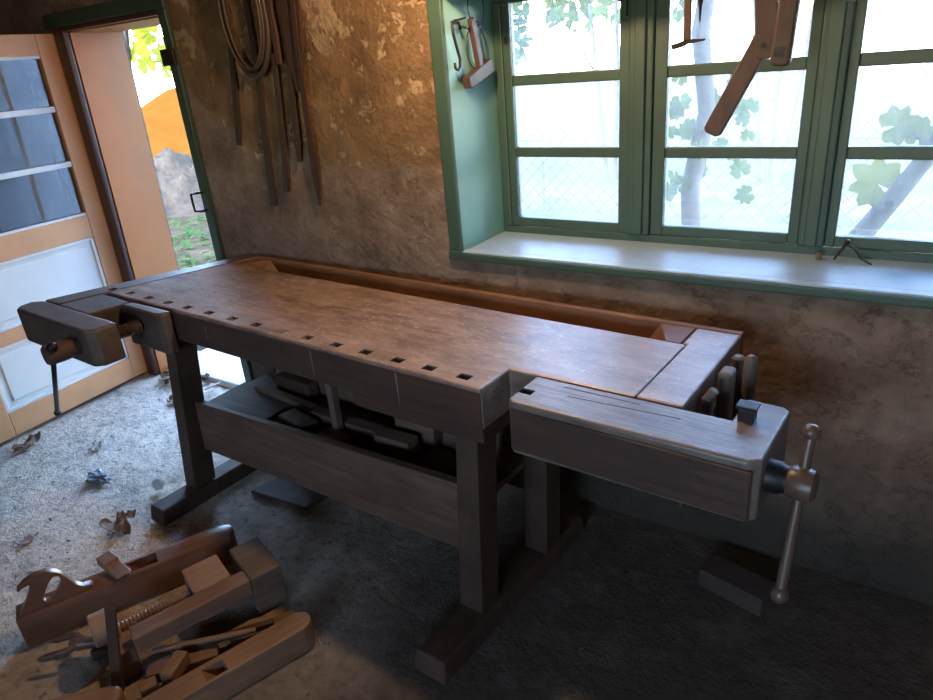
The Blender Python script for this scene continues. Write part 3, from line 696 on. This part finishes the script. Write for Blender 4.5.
for i in range(26):
    mb.obox((-3.30+rnd.uniform(-.24,.24),1.97+rnd.uniform(-.09,.03),.02+rnd.random()*.03),(rnd.uniform(.03,.08),rnd.uniform(.02,.05),.004),(rnd.uniform(-.6,.6),rnd.uniform(-.6,.6),rnd.uniform(0,3)))
q=build(mb,'leaf_litter',M['dryleaf']); tag(q,'drift of dry brown leaves on the door threshold','leaf litter',kind='stuff')
mb=MB()
for i in range(420):
    x=rnd.uniform(-3.55,-.4); y=rnd.uniform(.4,1.85)
    if (-2.3<x<-1.15 and .3<y<1.2) or (-2.6<x<-2.15 and .95<y) or (-1.15<x<-.75 and .9<y) or (-.45<x<-.1 and y>1.6) or math.hypot(x+2.44,y-.985)<.15 or x<-3.5 and y<2 or math.hypot(x+2.85,y-1.13)<.1: continue
    s=rnd.choice((.002,.0025,.003,.004,.006))
    mb.obox((x,y,s*.2),(s*rnd.uniform(1,2.6),s,s*.5),(0,0,rnd.uniform(0,3)))
tag(build(mb,'floor_debris',M['dryleaf']),'fine chips and crumbs scattered over the dusty floor','debris',kind='stuff')
bk=bp_thing(MB().box(-.10,.10,-.05,.05,0,.065),'brick',M['brick'],(-.285,1.74,0),R(-14),0,0,.006); tag(bk,'dark brick on the floor against the wall below the tail vise','brick')

# ------------------------------------------------------------------ things hanging on the wall
yh=1.915
def wallthing(mb,name,mat,label,cat,group=None,**k): return tag(build(mb,name,mat,**k),label,cat,group)
def ell(cx,cz,rx,rz,y=yh,n=40,rot=0):
    return [(cx+rx*math.cos(a)*math.cos(rot)-rz*math.sin(a)*math.sin(rot),y,cz+rx*math.cos(a)*math.sin(rot)+rz*math.sin(a)*math.cos(rot)) for a in [2*math.pi*i/n for i in range(n)]]
hoop=MB().tube(ell(-2.225,1.80,.115,.215),.011,8,True)
for k,(dx_,r_) in enumerate(((.006,.1),(-.006,.106))): hoop.tube(ell(-2.225+dx_,1.81,r_,.20,yh-.012-.008*k),.006,8,True)
wallthing(hoop,'hose_coil',M['strap'],'dark oval coil of hose hanging on the plaster wall between the straps','coil',smooth=True)
gs='dark straps hanging beside the doorway'
sd=(1,0,0)
wallthing(MB().ribbon([(-2.328,yh+.02,2.02),(-2.35,yh+.02,1.85),(-2.364,yh+.02,1.70),(-2.392,yh+.02,1.55),(-2.418,yh+.02,1.43),(-2.438,yh+.02,1.325)],.026,.008,sd),'leather_strap',M['strap'],'leftmost short dark strap hanging on the wall by the doorway','strap',gs)
wallthing(MB().ribbon([(-2.222,yh+.02,2.0),(-2.23,yh+.02,1.72),(-2.236,yh+.02,1.59),(-2.262,yh+.02,1.42),(-2.282,yh+.02,1.22),(-2.296,yh+.02,1.075)],[.026,.026,.028,.03,.032,.034],.008,sd),'leather_strap',M['strap'],'long dark strap hanging below the hose coil','strap',gs)
wallthing(MB().ribbon([(-2.06,yh,2.0),(-2.085,yh,1.80),(-2.085,yh+.004,1.72),(-2.092,yh+.006,1.62)],.022,.012,sd),'wooden_batten',M['hang'],'short reddish wooden batten hanging right of the hose coil','batten')
wallthing(MB().ribbon([(-1.955,yh,2.0),(-1.975,yh,1.80),(-1.995,yh,1.66),(-2.005,yh+.005,1.52)],[.07,.085,.085,.03],.012,sd),'saw_blade',M['rust'],'broad dark hanging saw blade right of the short batten','blade')
wallthing(MB().ribbon([(-1.935,yh-.012,1.99),(-1.968,yh-.012,1.66),(-1.99,yh,1.42),(-2.003,yh+.008,1.22),(-2.012,yh+.012,1.09)],[.02,.022,.026,.036,.008],.006,sd),'iron_strip',M['rust'],'longest thin iron strip hanging rightmost on the plaster wall','strip')
wallthing(MB().ribbon([(-2.03,yh+.004,1.72),(-2.055,yh+.006,1.50),(-2.075,yh+.01,1.33),(-2.085,yh+.012,1.26)],[.022,.024,.026,.014],.008,sd),'iron_strip',M['strap'],'middle dark strip hanging from behind the saw blade','strip')
wallthing(MB().ribbon([(-2.115,yh+.006,1.66),(-2.145,yh+.008,1.42),(-2.17,yh+.01,1.24),(-2.195,yh+.013,1.14)],[.02,.022,.026,.03],.008,sd),'iron_strip',M['strap'],'dark strip hanging between the long strap and the middle strip','strip')
pk=MB().box(-2.42,-1.88,1.925,1.952,1.985,2.03)
for x in (-2.33,-2.225,-2.06,-1.945): pk.tube([(x,1.93,2.01),(x,1.895,2.02)],.008,8)
wallthing(pk,'peg_rail',M['dark_stick'],'wooden peg rail on the wall above the hanging straps','rail')

# window niche: marking gauge, S hook and wire rings on the left lining
xj=-1.348
gg=thing('marking_gauge','reddish wooden T-shaped gauge hanging on the green window lining','gauge',(xj+.02,2.1,1.49))
build(MB().ribbon([(xj+.02,2.082,1.705),(xj+.02,2.118,1.555)],.028,.018,(0,1,0)),'beam',M['hang'],gg,bevel=.002)
build(MB().hexa([(xj+.003,2.022,1.525),(xj+.034,2.022,1.525),(xj+.034,2.175,1.578),(xj+.003,2.175,1.578),(xj+.003,2.035,1.490),(xj+.034,2.035,1.490),(xj+.034,2.19,1.535),(xj+.003,2.19,1.535)]),'fence',M['hang'],gg,bevel=.002)
build(MB().tube([(xj+.02,2.06,1.672),(xj+.02,2.12,1.694)],.004,6),'nail',M['iron'],gg)
hk=[(xj+.02,2.015,1.672),(xj+.02,2.005,1.692),(xj+.02,1.985,1.698),(xj+.02,1.968,1.685),(xj+.02,1.970,1.66),(xj+.02,1.985,1.62),(xj+.02,1.998,1.585),(xj+.02,1.995,1.562),(xj+.02,1.982,1.552),(xj+.02,1.968,1.558),(xj+.02,1.965,1.575)]
tag(build(MB().tube(hk,.005,8).tube([(xj+.001,1.99,1.696),(xj+.03,2.035,1.706)],.003,6),'iron_hook',M['iron'],smooth=True),'dark S-shaped iron hook hanging on the green window lining','hook')
rn=lambda cy,cz,r,rz_:[(xj+.012,cy+r*math.cos(a),cz+rz_*math.sin(a)) for a in [2*math.pi*i/32 for i in range(32)]]
tag(build(MB().tube(rn(2.115,1.615,.062,.068),.002,6,True),'wire_ring',M['wire']),'thin wire ring hanging behind the wooden gauge','ring','wire rings in the window niche')
tag(build(MB().tube(rn(2.13,1.735,.05,.055),.002,6,True),'wire_ring',M['wire']),'upper thin wire ring on the green lining, cut by the picture top','ring','wire rings in the window niche')
# pole across the window top with the hanging things
yp=1.84
po=MB().tube([(-1.0,yp,1.93),(.45,yp,1.93)],.012,10)
for x in (-.98,.43): po.tube([(x,yp,1.93),(x,1.951,1.93)],.01,8)
wallthing(po,'hanging_pole',M['dark_stick'],'wooden pole above the window carrying the hanging tools','pole')
def slat(p0,p1,wd,t,y,round_=True):
    a=Vector((p0[0],y,p0[1])); b=Vector((p1[0],y,p1[1])); d=(b-a).normalized(); n=Vector((d.z,0,-d.x)); L=(b-a).length
    pts=[(0,-wd/2),(L-.008,-wd/2),(L,-wd/2+.010),(L,wd/2-.010),(L-.008,wd/2),(0,wd/2)]
    return MB().prism(pts,-t/2,t/2,lambda q: a+d*q.x+n*q.y+Vector((0,q.z,0)))
fa=thing('folding_arm','reddish hinged wooden arm hanging bent in front of the middle casement','wooden arm',(-.40,yp,1.36))
build(slat((-.392,1.90),(-.352,1.53),.050,.022,yp),'upper_arm',M['hang'],fa,bevel=.003)
build(slat((-.346,1.62),(-.478,1.357),.046,.022,yp+.024),'lower_arm',M['hang'],fa,bevel=.003)
build(MB().tube([(-.362,yp-.014,1.56),(-.362,yp+.037,1.56)],.006,8),'pivot_pin',M['iron'],fa)
build(MB().tube([(-.394,yp,1.88),(-.40,yp,1.945)],.004,6),'cord',M['wire'],fa)
ha=thing('straight_wooden_arm','reddish straight wooden arm hanging right of the bent one','wooden arm',(-.32,yp-.03,1.5))
b=slat((-.298,1.90),(-.318,1.512),.044,.03,yp-.03); q=build(b,'arm',M['hang'],ha,bevel=.006)
build(MB().box(-.331,-.309,yp-.0475,yp-.0445,1.535,1.555),'mortise',M['bar'],ha)
build(MB().tube([(-.30,yp-.03,1.88),(-.296,yp,1.945)],.004,6),'cord',M['wire'],ha)
hm=thing('small_hammer','small narrow hammer hanging head down before the middle casement','hammer',(-.545,yp,1.57))
build(MB().ribbon([(-.548,yp,1.90),(-.544,yp,1.585)],[.014,.019],.012,(1,0,0)),'handle',M['hang'],hm,bevel=.002)
build(MB().ribbon([(-.580,yp,1.5715),(-.565,yp,1.574),(-.545,yp,1.581),(-.525,yp,1.582),(-.498,yp,1.583)],[.013,.013,.012,.009,.004],.012,(0,0,1)),'head',M['iron'],hm)
build(MB().tube([(-.548,yp,1.89),(-.548,yp,1.945)],.003,6),'cord',M['wire'],hm)
aw=MB().tube([(-.516,yp,1.945),(-.517,yp,1.72)],.002,6); aw.tube([(-.517,yp,1.72),(-.517,yp,1.69),(-.516,yp,1.672),(-.516,yp,1.655),(-.515,yp,1.622)],[.002,.006,.007,.004,.0015],8)
wallthing(aw,'plumb_bob',M['iron'],'tiny dark plumb bob on a string beside the small hammer','plumb bob')
wc=MB()
for k in range(5): wc.tube([(-.185+.045*math.cos(a)+.004*k,yp-.03+.006*k,1.69+.055*math.sin(a+.3*k)+.003*k) for a in [2*math.pi*i/24 for i in range(24)]],.0018,6,True)
wc.tube([(-.185,yp-.02,1.745),(-.185,yp,1.945)],.0018,6)
wallthing(wc,'wire_coil',M['galv'],'small coil of bright wire hanging before the right window post','wire')
# bit of wire and string on the sill
ws=MB().tube([(-.185,2.20,.950),(-.165,2.205,.985),(-.158,2.207,1.0)],[.003,.004,.005],6); ws.ball((-.156,2.207,1.004),.0085,8)
ws.tube([(-.156,2.207,1.0),(-.135,2.20,.985),(-.115,2.19,.96),(-.085,2.175,.9505)],.0022,6)
wallthing(ws,'string_end',M['wire'],'knotted bit of string standing on the window sill by the right post','string')
wallthing(MB().tube([(-.225,2.19,.949),(-.225,2.19,.968),(-.225,2.19,.971)],[.008,.008,.004],8),'cork',M['scrap'],'tiny cork stub on the window sill beside the post','cork')

# ------------------------------------------------------------------ the lamp over the bench
LP=Vector((-1.10,1.55,2.05))
lm=thing('hanging_lamp','bare warm bulb hanging on a cord above the bench','lamp',LP)
build(MB().tube([LP+Vector((0,0,.10)),LP+Vector((0,0,CEIL-LP.z))],.004,8),'cord',M['wire'],lm)
build(MB().lathe(LP+Vector((0,0,.045)),LP+Vector((0,0,.12)),[(0,.018),(.04,.018),(.06,.013),(.075,.006)],14),'socket',M['bar'],lm)
bmat,nt,p=nodes('bulb_glow'); p.inputs['Base Color'].default_value=(1,.8,.5,1); p.inputs['Emission Color'].default_value=(1,.55,.22,1); p.inputs['Emission Strength'].default_value=20
bu=build(MB().lathe(LP-Vector((0,0,.05)),LP+Vector((0,0,.05)),[(0,.001),(.004,.012),(.015,.024),(.03,.030),(.05,.028),(.07,.020),(.09,.014),(.095,.013)],16),'bulb',bmat,lm,smooth=True)
ld=bpy.data.lights.new('lamp_light','POINT'); ld.energy=LAMP if 'LAMP' in globals() else 13; ld.color=(1,.64,.36); ld.shadow_soft_size=.035
lo=bpy.data.objects.new('lamp_light',ld); COL.objects.link(lo); lo.location=LP-Vector((0,0,.09))

# ------------------------------------------------------------------ outside
gd=MB(); N=60
vv=[]
for j in range(N+1):
    for i in range(N+1):
        x=-32+50*i/N; y=YO+ (j/N)**2*40; h=mn.fractal(Vector((x*.5,y*.5,3)),1,2,4)*.03*min(1,(y-YO)/1.5)
        vv.append(gd.bm.verts.new((x,y,-.04+h)))
for j in range(N):
    for i in range(N):
        a=j*(N+1)+i; gd.bm.faces.new((vv[a],vv[a+1],vv[a+N+2],vv[a+N+1]))
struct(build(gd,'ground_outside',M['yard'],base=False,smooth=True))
def leafshape(r):
    out=[]
    lob=[(0,.25),(25,.72),(48,.62),(70,1.0),(90,.85),(110,1.0),(132,.62),(155,.72),(180,.25)]
    # five pointed lobes around the stalk end
    for a,k in ((-78,.62),(-55,.86),(-38,.92),(-22,.78),(-5,1.0),(10,.9),(22,.74),(38,1.02),(50,.95),(62,.76),(76,1.0),(90,1.18),(104,1.0),(118,.76),(130,.95),(142,1.02),(158,.74),(170,.9),(185,1.0),(202,.78),(218,.92),(235,.86),(258,.62)):
        out.append((math.cos(R(a))*k*r, math.sin(R(a))*k*r))
    return out
def add_leaf(mb,c,r,n,roll,cup=.25):
    n=Vector(n).normalized(); u=n.orthogonal().normalized(); u=(Matrix.Rotation(roll,3,n) @ u); v=n.cross(u); c=Vector(c)
    cv=mb.bm.verts.new(c); vs=[]
    for x,y in leafshape(r):
        vs.append(mb.bm.verts.new(c+u*x+v*y+n*cup*r*(((x*x+y*y)/(r*r))*.5-.25+.18*math.sin(5*x/r))))
    for i in range(len(vs)-1): mb.bm.faces.new((cv,vs[i],vs[i+1]))
def simple_leaf(mb,c,r,n,roll):
    n=Vector(n).normalized(); u=n.orthogonal().normalized(); u=(Matrix.Rotation(roll,3,n) @ u); v=n.cross(u); c=Vector(c)
    mb.bm.faces.new([mb.bm.verts.new(c+u*a*r+v*b*r+n*h*r) for a,b,h in ((-1,0,0),(-.3,.45,.15),(.5,.4,.1),(1,0,-.2),(.5,-.4,.1),(-.3,-.45,.15))])
# added wall outside the doorway: shades the reveal, reflects in the door panes
struct(build(MB().box(-2.42,-2.27,2.301,3.9,-.06,2.75),'wall_shading',plain('grey_blue_render',(.20,.23,.27),.9,0,.2,3,.3),base=False,bevel=.01))
# vine over the doorway
vd=thing('grapevine','grapevine with yellow-green leaves hanging outside the top of the doorway','vine',(-3.9,2.9,0))
stem=[(-4.75,2.75,-.05),(-4.6,2.78,1.2),(-4.35,2.8,2.05),(-3.9,2.85,2.25),(-3.6,2.9,2.2),(-3.3,2.9,2.1)]
build(MB().tube(stem,[.03,.025,.02,.014,.01,.005],8).tube([(-4.2,2.83,2.12),(-4.05,2.82,1.95),(-4.0,2.8,1.80),(-4.02,2.8,1.70)],[.009,.007,.005,.003],6),'stem',M['bark'],vd,smooth=True)
fo=MB()
for i,(x,y,z,r) in enumerate(((-4.22,2.8,1.80,.085),(-4.12,2.78,1.88,.08),(-4.08,2.82,1.74,.08),(-4.00,2.8,1.83,.07),(-4.30,2.85,1.90,.08),(-4.26,2.8,1.70,.07),(-3.95,2.82,1.94,.08),(-4.15,2.86,1.66,.065),(-4.38,2.82,1.78,.08),(-4.05,2.9,1.98,.09),(-3.84,2.85,1.90,.08),(-3.8,2.9,2.04,.08),(-4.2,2.9,1.98,.085),(-3.98,2.85,1.70,.055))):
    add_leaf(fo,(x,y,z),r,(rnd.uniform(-.4,.6),-1,rnd.uniform(-.2,.5)),R(rnd.uniform(150,210)),.3)
build(fo,'foliage',M['yleaf'],vd)
# heap under an orange tarp, pile of pale rubble
def heap(name,c,rx,ry,h,mat,seed,amp,fold=0,n=46):
    b=MB(); vv=[]
    for j in range(n+1):
        for i in range(n+1):
            u=-1+2*i/n; v=-1+2*j/n; r=math.hypot(u,v)
            z=max(0,1-r)**.8*h
            z+= (mn.fractal(Vector((u*4,v*4,seed)),1,2,5)*amp + (fold*abs(math.sin(6*u+3*v+seed)) if fold else 0))*min(1,max(0,1.15-r)*2)
            vv.append(b.bm.verts.new((c[0]+u*rx,c[1]+v*ry,-.06+max(z,0))))
    for j in range(n):
        for i in range(n):
            a=j*(n+1)+i; q=(vv[a],vv[a+1],vv[a+n+2],vv[a+n+1])
            if max(v.co.z for v in q)>-.05: b.bm.faces.new(q)
    for v in [v for v in b.bm.verts if not v.link_faces]: b.bm.verts.remove(v)
    return build(b,name,mat,smooth=True)
tag(heap('tarp_heap',(-13.6,9.7,0),4.4,3.2,1.42,M['tarp'],2,.10,.10),'heap covered with an orange tarp seen through the doorway','tarp')
tag(heap('rubble_pile',(-9.0,5.9,0),1.3,1.0,.75,M['rubble'],5,.22),'pale pile of rubble in front of the orange tarp','rubble',kind='stuff')
gr=MB()
for i in range(1500):
    y=rnd.uniform(2.6,6.5); x=rnd.uniform(-9.5,-2.6)
    if abs(x+1.15*y+.8)>1.9 or math.hypot(x+9,y-5.9)<1.55 or math.hypot(x+4.75,y-2.75)<.3 or (y>5.9 and x>-6.6) or y>6.4: continue
    simple_leaf(gr,(x,y,-.02+rnd.random()*.03),rnd.uniform(.03,.07),(rnd.uniform(-.6,.6),rnd.uniform(-.6,.6),1),rnd.uniform(0,6))
tag(build(gr,'ground_leaves',M['bushleaf']),'low green weeds and leaves on the ground outside the doorway','weeds',kind='stuff')
# bushes seen through the window
def bush(label,c,rx,ry,rz,n,seed,mat='bushleaf'):
    rr=random.Random(seed); t=thing('bush',label,'bush',(c[0],c[1],-.04),0,'bushes beyond the yard fence')
    f=MB()
    for i in range(n):
        a=rr.uniform(0,6.283); e=rr.uniform(-.3,1); k=rr.uniform(.6,1.05)
        q=math.sqrt(max(0,1-e*e))
        simple_leaf(f,(c[0]+rx*k*q*math.cos(a),c[1]+ry*k*q*math.sin(a),c[2]+rz*k*e),rr.uniform(.07,.13),(rr.uniform(-1,1),rr.uniform(-1,1),rr.uniform(-.2,1)),rr.uniform(0,6))
    build(f,'foliage',M[mat],t)
    s_=MB()
    for k in range(3):
        s_.tube([(c[0]+.1*(k-1),c[1],-.05),(c[0]+.3*(k-1)*rx,c[1]+.1*k,c[2]*.6),(c[0]+.5*(k-1)*rx,c[1],c[2]+rz*.4)],[.05,.035,.015],6)
    build(s_,'stem',M['bark'],t)
bush('broad green bush beyond the fence behind the left casement',(-5.3,8.0,1.9),.85,.85,1.4,700,1)
bush('tall yellowish bush beyond the fence between the left casement and the post',(-3.35,8.4,2.2),.8,.85,1.5,600,2,'vineleaf')
bush('green bush beyond the fence behind the middle casement',(-1.5,8.4,2.3),.8,.85,1.4,600,3)
bush('bush behind the hanging wooden arms beyond the fence',(.35,9.0,2.6),.8,.85,1.4,600,4,'vineleaf')
# wire fence
fy=6.2
fc=thing('wire_fence','grey wire mesh fence across the yard outside the window','fence',(-2.5,fy,0))
for x in (-6.2,-4.2,-2.4,-.6,1.2): build(MB().tube([(x,fy,-.1),(x,fy,1.55)],.025,8),'post',M['galv'],fc,smooth=True)
wm=MB()
for k in range(-8,62):
    x=-6.2+k*.13
    for sg in (1,-1):
        x0=x; x1=x+sg*1.5; z0,z1=0.02,1.52
        a,b_=(x0,z0),(x1,z1)
        if min(x0,x1)<-6.3 or max(x0,x1)>1.3: continue
        wm.tube([(x0,fy+.01*sg,z0),(x1,fy+.01*sg,z1)],.0035,4)
for z in (.75,1.5): wm.tube([(-6.2,fy-.012,z),(1.2,fy-.012,z)],.005,4)
build(wm,'wire_mesh',M['galv'],fc)
# planter box and the near vine
tag(build(MB().box(-4.0,-3.35,5.4,5.8,-.05,1.02),'water_tank',plain('grey_green_tank',(.22,.30,.27),.6),bevel=.02),'low grey-green tank standing in the yard outside the left casement','tank')
tr=thing('tree','thin leafy tree trunk growing outside the middle casement','tree',(-.82,2.95,0))
build(MB().tube([(-.78,2.95,-.06),(-.80,2.95,.6),(-.83,2.95,1.0),(-.78,2.96,1.3),(-.82,2.95,1.6),(-.76,2.95,2.1)],[.05,.045,.04,.036,.036,.03],10),'trunk',M['bark'],tr,smooth=True)
f=MB()
for i in range(26):
    add_leaf(f,(-.80+rnd.uniform(-.14,.20),2.95+rnd.uniform(-.1,.08),1.0+rnd.uniform(-.05,.45)),rnd.uniform(.03,.05),(rnd.uniform(-.7,.7),-1,rnd.uniform(-.5,.7)),rnd.uniform(0,6))
build(f,'foliage',M['vineleaf'],tr)
v2=thing('grapevine','thick grapevine stem slanting up outside the right casement with two big leaves','vine',(-.05,2.6,0))
build(MB().tube([(-.30,2.62,-.05),(-.24,2.6,.55),(-.15,2.58,.92),(-.05,2.56,1.10),(.04,2.54,1.27),(.10,2.52,1.45),(.15,2.5,1.9)],[.045,.042,.036,.030,.026,.022,.016],10).tube([(.02,2.545,1.23),(-.03,2.53,1.25),(-.08,2.52,1.285)],.005,6),'stem',M['bark'],v2,smooth=True)
f=MB()
add_leaf(f,(-.095,2.50,1.292),.062,(.25,-1,.3),R(60),.35)
add_leaf(f,(-.120,2.56,1.105),.085,(-.2,-1,.15),R(190),.2)
add_leaf(f,(-.03,2.53,1.26),.05,(.4,-1,.5),R(120),.2)
build(f,'foliage',M['gleaf'],v2)
tg=MB().tube([(-1.25,2.36,1.745),(-1.18,2.36,1.70),(-1.12,2.36,1.63),(-1.06,2.36,1.575),(-1.01,2.36,1.50)],[.002,.002,.003,.003,.004],6); tg.tube([(-1.09,2.355,1.78),(-1.075,2.36,1.67),(-1.06,2.36,1.60),(-1.045,2.36,1.565)],.002,6); tg.tube([(-1.16,2.36,1.78),(-1.17,2.36,1.70),(-1.13,2.36,1.64)],.002,6)
tag(build(tg,'dry_twig',M['bark']),'thin forked dry twig outside the left casement','twig')

# ------------------------------------------------------------------ sky, sun, camera
wd_=bpy.data.worlds.new('sky'); S.world=wd_; wd_.use_nodes=True; nt=wd_.node_tree
sk=nt.nodes.new('ShaderNodeTexSky'); sk.sky_type='NISHITA'; sk.sun_disc=False; sk.sun_elevation=R(48); sk.sun_rotation=R(200); sk.altitude=100; sk.dust_density=.8; sk.ozone_density=3.0
bg=nt.nodes['Background']; bg.inputs['Strength'].default_value=1.9
nt.links.new(sk.outputs[0],bg.inputs[0])
sd_=bpy.data.lights.new('sun','SUN'); sd_.energy=1.1; sd_.angle=R(1); sd_.color=(1,.95,.87)
so=bpy.data.objects.new('sun',sd_); COL.objects.link(so); so.rotation_euler=Vector((-.66,.12,-.74)).to_track_quat('-Z','Y').to_euler()
for nm,loc,sx,sz in (('portal_window',(-.53,2.33,1.36),1.7,.9),('portal_door',(-3.19,2.33,.93),.95,1.95),('portal_back',(-.1,YB-.22,1.5),1.45,.8)):
    a=bpy.data.lights.new(nm,'AREA'); a.shape='RECTANGLE'; a.size=sx; a.size_y=sz; a.cycles.is_portal=True
    o=bpy.data.objects.new(nm,a); COL.objects.link(o); o.location=loc; o.rotation_euler=(R(90 if nm=='portal_back' else -90),0,0)

cam=bpy.data.cameras.new('camera'); co=bpy.data.objects.new('camera',cam); COL.objects.link(co); S.camera=co
cam.sensor_width=36; cam.sensor_fit='HORIZONTAL'; cam.lens=672.63/933*36; cam.clip_start=.02; cam.clip_end=200
pitch,roll,yaw=R(23.718),R(-5.127),R(35.141)
fwd=Vector((-math.sin(yaw)*math.cos(pitch),math.cos(yaw)*math.cos(pitch),-math.sin(pitch)))
r0=Vector((math.cos(yaw),math.sin(yaw),0)); u0=r0.cross(fwd)
rr=r0*math.cos(roll)+u0*math.sin(roll); uu=-r0*math.sin(roll)+u0*math.cos(roll)
mt=Matrix((rr,uu,-fwd)).transposed().to_4x4(); mt.translation=Vector((0,0,1.6)); co.matrix_world=mt
vs_=S.view_settings; vs_.view_transform='Standard'; vs_.look='None'; vs_.gamma=1; vs_.exposure=1.95; vs_.use_curve_mapping=False
S.cycles.max_bounces=10; S.cycles.diffuse_bounces=6; S.cycles.transparent_max_bounces=12; S.cycles.caustics_reflective=False; S.cycles.caustics_refractive=False
S.cycles.use_denoising=True; S.cycles.sample_clamp_indirect=8
